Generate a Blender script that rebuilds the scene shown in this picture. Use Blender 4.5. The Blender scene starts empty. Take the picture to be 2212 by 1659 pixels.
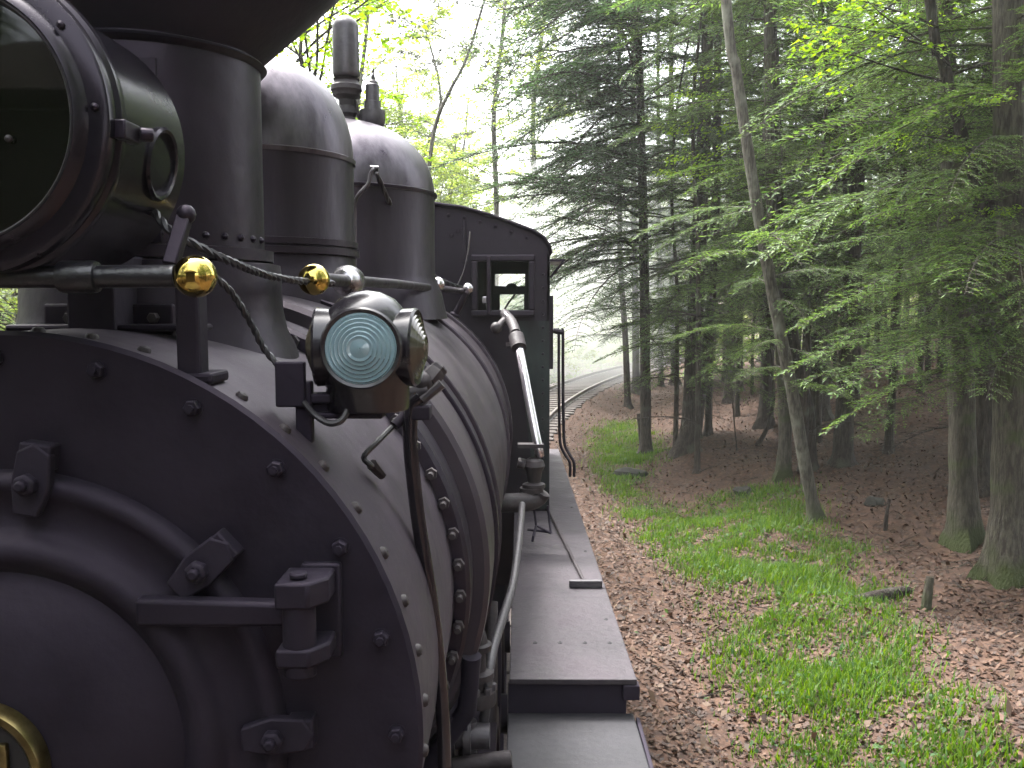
import bpy, math, random
import numpy as np
from mathutils import Vector, Matrix
R = math.radians
C = bpy.context.scene.collection
scene = bpy.context.scene

# ------------------------------------------------------------------ camera, sky, sun, exposure
EYE = 2.95
F, PX, PY, VX, VY = 2000.0, 1106.0, 829.5, 1124.0, 655.0        # focal length and lines of the photograph (2212 px wide)
yaw = math.atan2(VX - PX, F)
pitch = math.atan2(PY - VY, math.hypot(F, VX - PX))
FW = np.array([-math.sin(yaw)*math.cos(pitch), math.cos(yaw)*math.cos(pitch), -math.sin(pitch)])
RT = np.cross(FW, [0, 0, 1]); RT /= np.linalg.norm(RT)
UP = np.cross(RT, FW)
cam = bpy.data.cameras.new('camera'); co = bpy.data.objects.new('camera', cam); C.objects.link(co)
cam.sensor_width = 36; cam.lens = 36*F/2212.0; cam.clip_start = 0.05; cam.clip_end = 2000
mw = Matrix.Identity(4)
for i in range(3):
    mw[i][0], mw[i][1], mw[i][2] = RT[i], UP[i], -FW[i]
mw[2][3] = EYE
co.matrix_world = mw
scene.camera = co

SUN_EL, SUN_AZ = R(64), R(-42)       # azimuth from +Y towards +X
w = bpy.data.worlds.new('World'); scene.world = w; w.use_nodes = True
nt = w.node_tree; nt.nodes.clear()
sky = nt.nodes.new('ShaderNodeTexSky'); sky.sky_type = 'NISHITA'; sky.sun_disc = False
sky.sun_elevation = SUN_EL; sky.sun_rotation = SUN_AZ
sky.dust_density = 6.0; sky.air_density = 1.0; sky.ozone_density = 1.0
hsv = nt.nodes.new('ShaderNodeHueSaturation'); hsv.inputs['Saturation'].default_value = 0.28
bg = nt.nodes.new('ShaderNodeBackground'); bg.inputs['Strength'].default_value = 0.15
wo = nt.nodes.new('ShaderNodeOutputWorld')
nt.links.new(sky.outputs[0], hsv.inputs['Color']); nt.links.new(hsv.outputs[0], bg.inputs[0]); nt.links.new(bg.outputs[0], wo.inputs[0])
sl = bpy.data.lights.new('sun', 'SUN'); sl.energy = 1.35; sl.angle = R(12); sl.color = (1, .985, .965)
so = bpy.data.objects.new('sun', sl); C.objects.link(so)
sd = Vector((math.sin(SUN_AZ)*math.cos(SUN_EL), math.cos(SUN_AZ)*math.cos(SUN_EL), math.sin(SUN_EL)))
so.rotation_euler = (-sd).to_track_quat('-Z', 'Y').to_euler()
vs = scene.view_settings
vs.view_transform = 'Standard'; vs.look = 'None'; vs.gamma = 1; vs.exposure = 3.3; vs.use_curve_mapping = False
scene.render.engine = 'CYCLES'
cy = scene.cycles
cy.use_denoising = True; cy.max_bounces = 8; cy.diffuse_bounces = 4; cy.glossy_bounces = 3; cy.transmission_bounces = 6; cy.transparent_max_bounces = 8
cy.sample_clamp_indirect = 8; cy.volume_bounces = 1

# ------------------------------------------------------------------ helpers
def P(px, py, Y):
    """point of the plane y=Y that stands at photograph pixel (px,py)"""
    d = FW*F + RT*(px - PX) + UP*(PY - py)
    p = d*Y/d[1]
    return Vector((p[0], p[1], p[2] + EYE))
def lin(c): return tuple(c) + (1,) if len(c) == 3 else c

MATS = {}
def mat(name, col, rough=.5, metal=0., col2=None, nscale=6., ndetail=6., bump=0., bscale=40., rvar=0., spec=.5, coat=0., stretch=None, lo=.35, hi=.65, tint=(1, 1, 1)):
    m = bpy.data.materials.new(name); m.use_nodes = True; MATS[name] = m
    t = m.node_tree; b = t.nodes['Principled BSDF']
    b.inputs['Roughness'].default_value = rough; b.inputs['Metallic'].default_value = metal
    b.inputs['Specular IOR Level'].default_value = spec; b.inputs['Coat Weight'].default_value = coat; b.inputs['Specular Tint'].default_value = lin(tint)
    b.inputs['Base Color'].default_value = lin(col)
    tc = t.nodes.new('ShaderNodeTexCoord'); src = tc.outputs['Object']
    if stretch:
        mp = t.nodes.new('ShaderNodeMapping'); mp.inputs['Scale'].default_value = stretch
        t.links.new(src, mp.inputs[0]); src = mp.outputs[0]
    if col2 or rvar:
        n = t.nodes.new('ShaderNodeTexNoise'); n.inputs['Scale'].default_value = nscale; n.inputs['Detail'].default_value = ndetail; n.inputs['Roughness'].default_value = .65
        t.links.new(src, n.inputs['Vector'])
        rp = t.nodes.new('ShaderNodeValToRGB'); rp.color_ramp.elements[0].position = lo; rp.color_ramp.elements[1].position = hi
        t.links.new(n.outputs['Fac'], rp.inputs[0])
        if col2:
            rp.color_ramp.elements[0].color = lin(col); rp.color_ramp.elements[1].color = lin(col2)
            t.links.new(rp.outputs[0], b.inputs['Base Color'])
        if rvar:
            mr = t.nodes.new('ShaderNodeMapRange'); mr.inputs['To Min'].default_value = max(0.02, rough - rvar); mr.inputs['To Max'].default_value = min(1, rough + rvar)
            t.links.new(n.outputs['Fac'], mr.inputs['Value']); t.links.new(mr.outputs[0], b.inputs['Roughness'])
            mr.inputs['From Min'].default_value = .3; mr.inputs['From Max'].default_value = .7
    if bump:
        n2 = t.nodes.new('ShaderNodeTexNoise'); n2.inputs['Scale'].default_value = bscale; n2.inputs['Detail'].default_value = 5
        t.links.new(src, n2.inputs['Vector'])
        bp = t.nodes.new('ShaderNodeBump'); bp.inputs['Strength'].default_value = bump; bp.inputs['Distance'].default_value = .01
        t.links.new(n2.outputs['Fac'], bp.inputs['Height']); t.links.new(bp.outputs[0], b.inputs['Normal'])
    return m
def leafmat(name, a, b_, trans=.4, rough=.55, tcol=None):
    """two greens chosen leaf by leaf, light passes through"""
    m = bpy.data.materials.new(name); m.use_nodes = True; MATS[name] = m
    t = m.node_tree; b = t.nodes['Principled BSDF']; out = t.nodes['Material Output']
    g = t.nodes.new('ShaderNodeNewGeometry'); rp = t.nodes.new('ShaderNodeValToRGB')
    rp.color_ramp.elements[0].color = lin(a); rp.color_ramp.elements[1].color = lin(b_)
    t.links.new(g.outputs['Random Per Island'], rp.inputs[0])
    b.inputs['Roughness'].default_value = rough; b.inputs['Specular IOR Level'].default_value = .3
    t.links.new(rp.outputs[0], b.inputs['Base Color'])
    tr = t.nodes.new('ShaderNodeBsdfTranslucent'); mx = t.nodes.new('ShaderNodeMixShader'); mx.inputs[0].default_value = trans
    hs = t.nodes.new('ShaderNodeHueSaturation'); hs.inputs['Hue'].default_value = .485; hs.inputs['Value'].default_value = 1.6; hs.inputs['Saturation'].default_value = 1.1
    t.links.new(rp.outputs[0], hs.inputs['Color']); t.links.new(hs.outputs[0], tr.inputs[0])
    t.links.new(b.outputs[0], mx.inputs[1]); t.links.new(tr.outputs[0], mx.inputs[2]); t.links.new(mx.outputs[0], out.inputs[0])
    return m

class MB:
    """collects shapes; build() links them as ONE mesh object"""
    def __init__(s): s.v = []; s.f = []; s.m = []; s.mi = 0
    def add(s, vs_, fs):
        o = len(s.v); s.v += [tuple(v) for v in vs_]; s.f += [tuple(i + o for i in f) for f in fs]; s.m += [s.mi]*len(fs); return s
    def box(s, c, size, M=None):
        x, y, z = [d/2 for d in size]; c = Vector(c)
        vs_ = [Vector((a*x, b*y, d*z)) for a in (-1, 1) for b in (-1, 1) for d in (-1, 1)]
        if M: vs_ = [M @ v for v in vs_]
        return s.add([v + c for v in vs_], [(0, 1, 3, 2), (4, 6, 7, 5), (0, 4, 5, 1), (2, 3, 7, 6), (0, 2, 6, 4), (1, 5, 7, 3)])
    def lathe(s, prof, org, axis=(0, 0, 1), n=32, a0=0., a1=2*math.pi, ref=None, cap=False):
        """prof: (radius, height along axis)"""
        ax = Vector(axis).normalized(); org = Vector(org)
        rf = Vector(ref) if ref else (Vector((1, 0, 0)) if abs(ax.x) < .9 else Vector((0, 0, 1)))
        u = (rf - ax*rf.dot(ax)).normalized(); v = ax.cross(u)
        full = abs(a1 - a0 - 2*math.pi) < 1e-6; k = n if full else n + 1
        vs_ = []
        for r, h in prof:
            for i in range(k):
                a = a0 + (a1 - a0)*i/n
                vs_.append(org + ax*h + (u*math.cos(a) + v*math.sin(a))*r)
        fs = []
        for j in range(len(prof) - 1):
            for i in range(n):
                i2 = (i + 1) % k if full else i + 1
                fs.append((j*k + i, j*k + i2, (j + 1)*k + i2, (j + 1)*k + i))
        if cap and full:
            fs.append(tuple(range(k))[::-1]); fs.append(tuple((len(prof) - 1)*k + i for i in range(k)))
        return s.add(vs_, fs)
    def cyl(s, p0, p1, r, n=16, r1=None):
        p0, p1 = Vector(p0), Vector(p1); d = p1 - p0
        return s.lathe([(r, 0), (r if r1 is None else r1, d.length)], p0, d, n, cap=True)
    def hexn(s, p, axis, r, h): return s.lathe([(r, 0), (r, h*.8), (r*.85, h)], p, axis, 6, cap=True)
    def tube(s, pts, r, n=10, caps=True):
        pts = [Vector(p) for p in pts]; rs = r if isinstance(r, (list, tuple)) else [r]*len(pts)
        t = (pts[1] - pts[0]).normalized(); u = t.orthogonal().normalized(); vs_ = []
        for i, p in enumerate(pts):
            tt = (pts[min(i + 1, len(pts) - 1)] - pts[max(i - 1, 0)]).normalized()
            u = (u - tt*u.dot(tt)).normalized(); v = tt.cross(u)
            for k in range(n):
                a = 2*math.pi*k/n; vs_.append(p + (u*math.cos(a) + v*math.sin(a))*rs[i])
        fs = [(i*n + k, i*n + (k + 1) % n, (i + 1)*n + (k + 1) % n, (i + 1)*n + k) for i in range(len(pts) - 1) for k in range(n)]
        if caps: fs += [tuple(range(n))[::-1], tuple((len(pts) - 1)*n + k for k in range(n))]
        return s.add(vs_, fs)
    def ball(s, c, r, n=24, sq=1.):
        return s.lathe([(max(1e-4, r*math.sin(math.pi*j/(n//2))), -r*sq*math.cos(math.pi*j/(n//2))) for j in range(n//2 + 1)], c, (0, 0, 1), n)
    def prism(s, poly, d0, d1, fn):
        """poly of 2D points, fn(a,b,d)->3D"""
        k = len(poly)
        return s.add([fn(a, b, d0) for a, b in poly] + [fn(a, b, d1) for a, b in poly],
                     [tuple(range(k))[::-1], tuple(range(k, 2*k))] + [(i, (i + 1) % k, k + (i + 1) % k, k + i) for i in range(k)])
    def build(s, name, m, parent=None, smooth=40, bevel=0, mats=None):
        me = bpy.data.meshes.new(name); me.from_pydata(s.v, [], s.f); me.update()
        for q in (mats or [m]): me.materials.append(q)
        if mats: me.polygons.foreach_set('material_index', s.m)
        if smooth:
            me.polygons.foreach_set('use_smooth', [True]*len(me.polygons)); me.set_sharp_from_angle(angle=R(smooth))
        o = bpy.data.objects.new(name, me); C.objects.link(o)
        if parent: o.parent = parent
        if bevel:
            b = o.modifiers.new('bevel', 'BEVEL'); b.width = bevel; b.segments = 2; b.limit_method = 'ANGLE'; b.angle_limit = R(40)
        return o
def tag(o, label=None, cat=None, group=None, kind=None):
    if label: o['label'] = label
    if cat: o['category'] = cat
    if group: o['group'] = group
    if kind: o['kind'] = kind
    return o
def empty(name, loc=(0, 0, 0), parent=None):
    o = bpy.data.objects.new(name, None); o.location = loc; o.empty_display_size = .2; C.objects.link(o)
    if parent: o.parent = parent
    return o
def spline(pts, n=6):
    pts = [Vector(p) for p in pts]; out = []
    for i in range(len(pts) - 1):
        p0, p1, p2, p3 = pts[max(i - 1, 0)], pts[i], pts[i + 1], pts[min(i + 2, len(pts) - 1)]
        for k in range(n):
            t = k/n
            out.append(.5*((2*p1) + (p2 - p0)*t + (2*p0 - 5*p1 + 4*p2 - p3)*t*t + (-p0 + 3*p1 - 3*p2 + p3)*t**3))
    return out + [pts[-1]]

# ------------------------------------------------------------------ materials
mat('gloss_black', (.004, .0034, .0055), .24, col2=(.007, .006, .009), nscale=5, bump=.05, bscale=20, rvar=.06, spec=.3, tint=(.98, .86, 1))
mat('black_paint', (.005, .004, .0066), .42, col2=(.0085, .007, .0105), nscale=5, bump=.15, bscale=25, rvar=.1, spec=.25, tint=(.98, .8, 1))
mat('matte_black', (.007, .006, .0098), .62, col2=(.0135, .0116, .0175), nscale=3.5, ndetail=12, bump=.18, bscale=30, rvar=.12, spec=.22, tint=(.98, .8, 1))
mat('graphite', (.019, .0156, .0198), .56, col2=(.033, .027, .0335), nscale=3.5, ndetail=9, bump=.22, bscale=22, rvar=.12, spec=.28, tint=(.98, .8, 1))
mat('jacket', (.015, .0125, .0152), .42, col2=(.026, .0222, .025), nscale=3, ndetail=9, bump=.06, bscale=8, rvar=.1, spec=.32, tint=(.98, .8, 1))
mat('cap_glare_paint', (.035, .029, .037), .36, metal=.8, col2=(.1, .089, .102), nscale=4, ndetail=9, bump=.08, bscale=14, rvar=.12, stretch=(2.5, 2.5, .9))  # paler metal than the dome sides, imitating bright sky on the tops; dirt mottling
mat('dome_paint', (.0035, .0024, .0042), .42, col2=(.0065, .005, .007), nscale=4, bump=.1, bscale=12, rvar=.09, stretch=(6, 6, 1.2), spec=.3, tint=(.98, .8, 1))
mat('board_paint', (.0125, .0098, .0125), .66, spec=.3, col2=(.032, .026, .0305), nscale=4, ndetail=12, bump=.5, bscale=30, rvar=.18, lo=.3, hi=.62)
mat('plate_paint', (.009, .0085, .0105), .66, spec=.3, col2=(.02, .019, .022), nscale=5, bump=.35, bscale=22, rvar=.1)
mat('grey_steel', (.035, .031, .036), .4, metal=.3, col2=(.06, .054, .058), nscale=20, bump=.12, bscale=60)
mat('bright_steel', (.45, .43, .44), .2, metal=.95, rvar=.08, nscale=15)
mat('worn_chrome', (.35, .34, .35), .22, metal=.8, col2=(.05, .045, .05), nscale=9, lo=.52, hi=.62, rvar=.1)
mat('rust_steel', (.014, .011, .0125), .6, spec=.3, col2=(.028, .022, .0235), nscale=14, bump=.3, bscale=50)
mat('brass', (.5, .385, .1), .09, metal=1., rvar=.05, nscale=10)
mat('old_brass', (.13, .1, .038), .32, metal=1., col2=(.3, .245, .11), nscale=20)
mat('cable', (.012, .011, .013), .5, bump=.2)
mat('headlight_glass', (.003, .0035, .002), .05, spec=.35)
mat('rubber', (.02, .02, .02), .55)
mat('cab_paint', (.0055, .0047, .0063), .42, col2=(.01, .0098, .011), nscale=4, bump=.15, bscale=14, rvar=.1, spec=.25, tint=(.98, .8, 1))
mat('stained_green', (.007, .0072, .0078), .45, spec=.25, col2=(.017, .026, .024), nscale=7, bump=.2, bscale=14, stretch=(1, 1, .35))
mat('dark_inside', (.014, .012, .013), .8)
mat('paper', (.55, .56, .54), .7, col2=(.48, .5, .46), nscale=8)
m = mat('lens_glass', (.3, .45, .5), .05, spec=.6, coat=1.)
m.node_tree.nodes['Principled BSDF'].inputs['Transmission Weight'].default_value = .55
mat('lens_back', (.25, .33, .38), .3, col2=(.17, .26, .31), nscale=9)
m = mat('amber_glass', (.06, .052, .035), .08, coat=.3)
m.node_tree.nodes['Principled BSDF'].inputs['Transmission Weight'].default_value = .3
m = mat('window_glass', (.8, .85, .8), .03)
m.node_tree.nodes['Principled BSDF'].inputs['Transmission Weight'].default_value = .9
mat('rail_steel', (.07, .06, .058), .4, metal=.4, col2=(.1, .07, .055), nscale=8)
mat('sleeper_wood', (.055, .045, .04), .85, col2=(.035, .027, .024), nscale=9, bump=.4, bscale=30)

leafmat('hemlock_needles', (.034, .078, .016), (.092, .15, .034), .44)
leafmat('hemlock_needles_grey', (.026, .054, .022), (.055, .095, .036), .36)
leafmat('maple_leaves', (.08, .17, .02), (.16, .25, .025), .55)
leafmat('pale_leaves', (.085, .14, .03), (.16, .2, .045), .6)
leafmat('grass_blades', (.02, .064, .006), (.076, .135, .011), .42)
leafmat('weed_leaves', (.016, .045, .01), (.035, .075, .018), .35, .75)
leafmat('undergrowth_leaves', (.05, .1, .02), (.1, .15, .03), .5)
leafmat('dark_leaves', (.03, .034, .024), (.05, .052, .04), .3)  # dull dark leaf colour of the forked broadleaf tree
leafmat('fallen_leaves', (.016, .0095, .007), (.078, .042, .026), .1, .7)
def bark(name, a, b, moss=None, base=None):
    m = mat(name, a, .85, col2=b, nscale=9, ndetail=10, bump=1., bscale=14, stretch=(3.2, 3.2, .6), spec=.2, lo=.42, hi=.6)
    m.node_tree.nodes['Bump'].inputs['Distance'].default_value = .03
    t = m.node_tree; bs = t.nodes['Principled BSDF']
    src = bs.inputs['Base Color'].links[0].from_socket
    n = t.nodes.new('ShaderNodeTexNoise'); n.inputs['Scale'].default_value = 2.2; n.inputs['Detail'].default_value = 5
    tc = t.nodes.new('ShaderNodeTexCoord'); t.links.new(tc.outputs['Object'], n.inputs['Vector'])
    rp = t.nodes.new('ShaderNodeValToRGB'); rp.color_ramp.elements[0].position = .54; rp.color_ramp.elements[1].position = .66
    t.links.new(n.outputs['Fac'], rp.inputs[0])
    mx = t.nodes.new('ShaderNodeMixRGB'); mx.inputs[2].default_value = lin(moss or (.2, .2, .16))
    t.links.new(rp.outputs[0], mx.inputs[0]); t.links.new(src, mx.inputs[1]); t.links.new(mx.outputs[0], bs.inputs['Base Color'])
    if base:                                                         # moss that has climbed the foot of the trunk
        sx = t.nodes.new('ShaderNodeSeparateXYZ'); t.links.new(tc.outputs['Object'], sx.inputs[0])
        mr = t.nodes.new('ShaderNodeMapRange'); mr.inputs['From Min'].default_value = 1.1; mr.inputs['From Max'].default_value = 0.; t.links.new(sx.outputs['Z'], mr.inputs['Value'])
        ad = t.nodes.new('ShaderNodeMath'); ad.operation = 'MULTIPLY_ADD'; t.links.new(n.outputs['Fac'], ad.inputs[0]); ad.inputs[1].default_value = 1.4; t.links.new(mr.outputs[0], ad.inputs[2])
        r2 = t.nodes.new('ShaderNodeValToRGB'); r2.color_ramp.elements[0].position = .8; r2.color_ramp.elements[1].position = 1.; sb2 = t.nodes.new('ShaderNodeMath'); sb2.operation = 'MULTIPLY'; sb2.inputs[1].default_value = .62
        t.links.new(ad.outputs[0], sb2.inputs[0]); t.links.new(sb2.outputs[0], r2.inputs[0])
        m2 = t.nodes.new('ShaderNodeMixRGB'); m2.inputs[2].default_value = lin(base); t.links.new(r2.outputs[0], m2.inputs[0]); t.links.new(mx.outputs[0], m2.inputs[1]); t.links.new(m2.outputs[0], bs.inputs['Base Color'])
    return m
bark('hemlock_bark', (.017, .013, .011), (.042, .033, .027), (.05, .049, .038))
bark('pale_bark', (.037, .032, .026), (.085, .077, .062), (.12, .12, .095), (.036, .043, .02))
bark('mossy_bark', (.034, .029, .023), (.075, .067, .052), (.042, .055, .018), (.028, .036, .011))

# ------------------------------------------------------------------ ground
LX, LZ = -0.903, EYE - 0.776                     # boiler axis
def track_x(y):
    return LX + .0062*np.maximum(0, np.asarray(y, float) - 12)**2*np.where(np.asarray(y) < 60, 1, 1) if np.ndim(y) else LX + .0062*max(0, y - 12)**2
US = np.array([-200, -60, -30, -14, -7, -4, -2.6, -1.75, -1.3, 1.3, 1.75, 2.5, 3.2, 4.2, 6.5, 11, 20, 40, 90, 200])
HS = np.array([-6, -3, -2.2, -1.3, -.9, -.75, -.6, -.3, -.17, -.17, -.3, -.5, -.44, -.2, .08, .85, 2.6, 6.2, 13, 22])
def ground_h(x, y):
    x = np.asarray(x, float); y = np.asarray(y, float)
    yc = np.minimum(y, 75); u = x - (LX + .0062*np.maximum(0, yc - 12)**2)
    h = np.interp(u, US, HS)
    a = np.clip((np.abs(u) - 1.7)/2, 0, 1)
    h = h + a*(.07*np.sin(1.3*x + .4*y + 1) + .06*np.sin(.9*y - 1.1*x) + .045*np.sin(2.7*x + 1.9*y) + .03*np.sin(4.1*y - 2.2*x + 2) + .12*np.sin(.31*x + .23*y))
    return h
def G(px, py):
    """where the view ray through a photograph pixel meets the ground"""
    d = FW*F + RT*(px - PX) + UP*(PY - py); d = d/d[1]
    lo = 1.0
    for t in np.arange(1.0, 140, .05):
        if d[2]*t + EYE < ground_h(d[0]*t, t): break
    return Vector((d[0]*t, t, float(ground_h(d[0]*t, t))))

def axis_pts(a, b, near, step, far):
    out = list(np.arange(a, b + 1e-6, step)); q = step
    hi = [b]; 
    while hi[-1] < far: q *= 1.25; hi.append(hi[-1] + q)
    q = step; lo_ = [a]
    while lo_[-1] > -far: q *= 1.25; lo_.append(lo_[-1] - q)
    return np.array(lo_[:0:-1] + out + hi[1:])
xs = axis_pts(-8, 14, 0, .22, 500); ys = axis_pts(-2, 40, 0, .25, 700)
XX, YY = np.meshgrid(xs, ys); ZZ = ground_h(XX, YY)
me = bpy.data.meshes.new('forest_floor'); nx, ny = len(xs), len(ys)
idx = np.arange(nx*ny).reshape(ny, nx)
fc = np.stack([idx[:-1, :-1], idx[:-1, 1:], idx[1:, 1:], idx[1:, :-1]], -1).reshape(-1, 4)
def mesh_np(name, V, Q, mats, mi=None, smooth=False):
    """fast mesh from an (n,3) array and (m,4) quads"""
    me = bpy.data.meshes.new(name)
    me.vertices.add(len(V)); me.vertices.foreach_set('co', np.asarray(V, np.float32).ravel())
    k = Q.shape[1]
    me.loops.add(Q.size); me.loops.foreach_set('vertex_index', Q.astype(np.int32).ravel())
    me.polygons.add(len(Q)); me.polygons.foreach_set('loop_start', np.arange(0, Q.size, k, dtype=np.int32))
    if smooth: me.polygons.foreach_set('use_smooth', np.ones(len(Q), bool))
    for q in mats: me.materials.append(q)
    if mi is not None: me.polygons.foreach_set('material_index', mi.astype(np.int32))
    me.update(calc_edges=True); me.validate()
    return me
gm = mat('litter_soil', (.026, .0165, .0135), .9, col2=(.07, .041, .028), nscale=9, ndetail=9, bump=.8, bscale=26, spec=.15)
me = mesh_np('forest_floor', np.stack([XX, YY, ZZ], -1).reshape(-1, 3), fc, [gm], smooth=True)
floor = bpy.data.objects.new('forest_floor', me); C.objects.link(floor); tag(floor, kind='structure')
# ballast strip under the track
bal = MB(); yy = np.arange(-12, 90, 1.0); prev = None; vs_ = []; fs = []
for y in yy:
    xc = track_x(min(y, 75))
    for du, dz in ((-1.5, -.34), (-1.05, -.15), (1.05, -.15), (1.5, -.34)): vs_.append((xc + du, y, dz + (.0)))
for i in range(len(yy) - 1):
    for k in range(3): fs.append((i*4 + k, i*4 + k + 1, i*4 + k + 5, i*4 + k + 4))
bal.add(vs_, fs)
tag(bal.build('track_bed', mat('ballast', (.034, .026, .024), .9, col2=(.075, .058, .055), nscale=26, bump=1., bscale=40), None), kind='structure')
# railway track
trk = empty('railway_track', (LX, 0, 0)); tag(trk, 'curving railway track with wooden sleepers running away behind the cab', 'railway track', kind='structure')
for s in (-.72, .72):
    rb = MB(); ring = [(-.035, 0), (.035, 0), (.035, -.035), (.01, -.045), (.01, -.11), (.06, -.13), (-.06, -.13), (-.01, -.11), (-.01, -.045), (-.035, -.035)]
    yr = np.arange(-12, 75, 1.0); vs_ = []; fs = []
    for y in yr:
        for a, b in ring: vs_.append((track_x(y) + s + a - LX, y, b))
    k = len(ring)
    for i in range(len(yr) - 1):
        for j in range(k): fs.append((i*k + j, i*k + (j + 1) % k, (i + 1)*k + (j + 1) % k, (i + 1)*k + j))
    rb.add(vs_, fs); rb.build('rail', MATS['rail_steel'], trk, 30)
tie = MB().box((0, 0, 0), (2.3, .2, .16)); t0 = tie.build('sleeper', MATS['sleeper_wood'], trk, 0, .012)
rng = random.Random(3); y = -3.0; first = True
while y < 74:
    o = t0 if first else t0.copy()
    if not first: C.objects.link(o)
    first = False; o.parent = trk
    o.location = (track_x(y) - LX + rng.uniform(-.06, .06), y, -.205); o.rotation_euler = (0, 0, -math.atan(.0124*max(0, y - 12)) + rng.uniform(-.03, .03))
    y += .56

# ------------------------------------------------------------------ foliage prototypes (plain arrays)
def quad_leaf(p, d, n, L, W, fold=0.):
    d = d/np.linalg.norm(d); s = np.cross(n, d); s = s/(np.linalg.norm(s) + 1e-9)
    m_ = p + d*L*.45
    return [p, m_ + s*W*.5 + n*fold, p + d*L, m_ - s*W*.5 + n*fold]
def tube_np(pts, rs, n=5):
    V = []; Q = []; pts = [np.asarray(p, float) for p in pts]
    t = pts[1] - pts[0]; u = np.cross(t, [.3, .2, .9]); u /= np.linalg.norm(u)
    for i, p in enumerate(pts):
        t = pts[min(i + 1, len(pts) - 1)] - pts[max(i - 1, 0)]; t = t/np.linalg.norm(t)
        u = u - t*np.dot(u, t); u /= np.linalg.norm(u); v = np.cross(t, u)
        for k in range(n):
            a = 2*math.pi*k/n; V.append(p + (u*math.cos(a) + v*math.sin(a))*rs[i])
    for i in range(len(pts) - 1):
        for k in range(n): Q.append((i*n + k, i*n + (k + 1) % n, (i + 1)*n + (k + 1) % n, (i + 1)*n + k))
    return np.array(V), np.array(Q)
def hemlock_bough(seed, L=2.5, step=.05, bare=False):
    r = random.Random(seed); V = []; TV = []; TQ = []; off = 0
    rise, droop, bend = r.uniform(.0, .18), r.uniform(.25, .5), r.uniform(-.2, .2)
    st = lambda t: np.array([t*L, bend*L*t*t + .03*math.sin(7*t + seed), L*(rise*t - droop*t*t)])
    pts = [st(i/8) for i in range(9)]
    v, q = tube_np(pts, [.02*(1 - .85*i/8) for i in range(9)], 4); TV.append(v); TQ.append(q); off = len(v)
    n = int(L/.085)
    for i in range(n):
        t = .1 + .9*(i + r.random())/n
        for s in (-1, 1):
            if r.random() < (.45 if bare else .1): continue
            p = st(min(t, 1)); tg = st(min(t + .02, 1.02)) - st(t - .02); a0 = math.atan2(tg[1], tg[0])
            a = a0 + s*R(r.uniform(42, 68)); lb = L*(.30*(1 - t)**.75*min(1, t*3.2) + .05)*r.uniform(.65, 1.2)
            up = r.uniform(-.12, .12); dr = r.uniform(.1, .5)
            bp = lambda k: p + np.array([math.cos(a)*k, math.sin(a)*k, up*k - dr*k*k/max(lb, .2)])
            v, q = tube_np([bp(0), bp(lb*.5), bp(lb)], [.006, .004, .002], 3); TV.append(v); TQ.append(q + off); off += len(v)
            if bare:
                continue
            k = .04
            while k < lb:
                q0 = bp(k); taper = (1 - .5*k/lb)
                for s2 in (-1, 1):
                    aa = a + s2*R(r.uniform(25, 60)); nn = np.array([r.gauss(0, .35), r.gauss(0, .35), 1.]); nn /= np.linalg.norm(nn)
                    V += quad_leaf(q0, np.array([math.cos(aa), math.sin(aa), r.uniform(-.45, .12)]), nn, r.uniform(.07, .125)*taper, r.uniform(.014, .024))
                k += step*r.uniform(.8, 1.25)
            V += quad_leaf(bp(lb*.93), bp(lb) - bp(lb*.9), np.array([0, .1, 1.]), .09, .02)
    V = np.array(V) if V else np.zeros((0, 3))
    return V, np.arange(len(V)).reshape(-1, 4), np.concatenate(TV), np.concatenate(TQ)
def leafy_bough(seed, L=3., leaves=160, size=.1, spread=.55):
    """a broad-leaved limb with forks and single leaves in loose layers"""
    r = random.Random(seed); V = []; TV = []; TQ = []; off = 0
    rise = r.uniform(.1, .5); bend = r.uniform(-.25, .25)
    st = lambda t: np.array([t*L, bend*L*t*t + .04*L*math.sin(5*t + seed), L*(rise*t - .12*t*t)])
    v, q = tube_np([st(i/6) for i in range(7)], [.028*(1 - .85*i/6) for i in range(7)], 4); TV.append(v); TQ.append(q); off = len(v)
    nf = 9
    for i in range(nf):
        t = .25 + .75*i/(nf - 1); p = st(t); s = (-1)**i; a = s*R(r.uniform(25, 70)); lb = L*spread*(1.15 - t)*r.uniform(.6, 1.1) + .15
        z = r.uniform(-.1, .35); bp = lambda k: p + np.array([math.cos(a)*k, math.sin(a)*k, z*k - .25*k*k/L])
        v, q = tube_np([bp(0), bp(lb*.5), bp(lb)], [.009, .006, .003], 3); TV.append(v); TQ.append(q + off); off += len(v)
        for _ in range(leaves//nf):
            k = lb*(1 - r.random()**1.7*.9); q0 = bp(k) + np.array([r.gauss(0, .09), r.gauss(0, .09), r.gauss(0, .05)])*L/3
            aa = a + r.uniform(-1.4, 1.4); nn = np.array([r.gauss(0, .45), r.gauss(0, .45), 1.]); nn /= np.linalg.norm(nn)
            z_ = size*r.uniform(.65, 1.25)
            V += quad_leaf(q0, np.array([math.cos(aa), math.sin(aa), r.uniform(-.7, .15)]), nn, z_, z_*.62, z_*.08)
    V = np.array(V)
    return V, np.arange(len(V)).reshape(-1, 4), np.concatenate(TV), np.concatenate(TQ)
HB = [hemlock_bough(i, 2.4 + .25*(i % 3)) for i in range(6)]
HBL = [hemlock_bough(40 + i, 2.6, .085) for i in range(4)]        # fewer sprays, for trees further off
HBARE = [hemlock_bough(20 + i, 1.6, bare=True) for i in range(3)]
LB = [leafy_bough(60 + i, 3., 230, .115) for i in range(5)]
LBD = [leafy_bough(70 + i, 3.2, 460, .14, .7) for i in range(5)]
LBN = [leafy_bough(80 + i, 1.5, 90, .085, .6) for i in range(4)]
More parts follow.
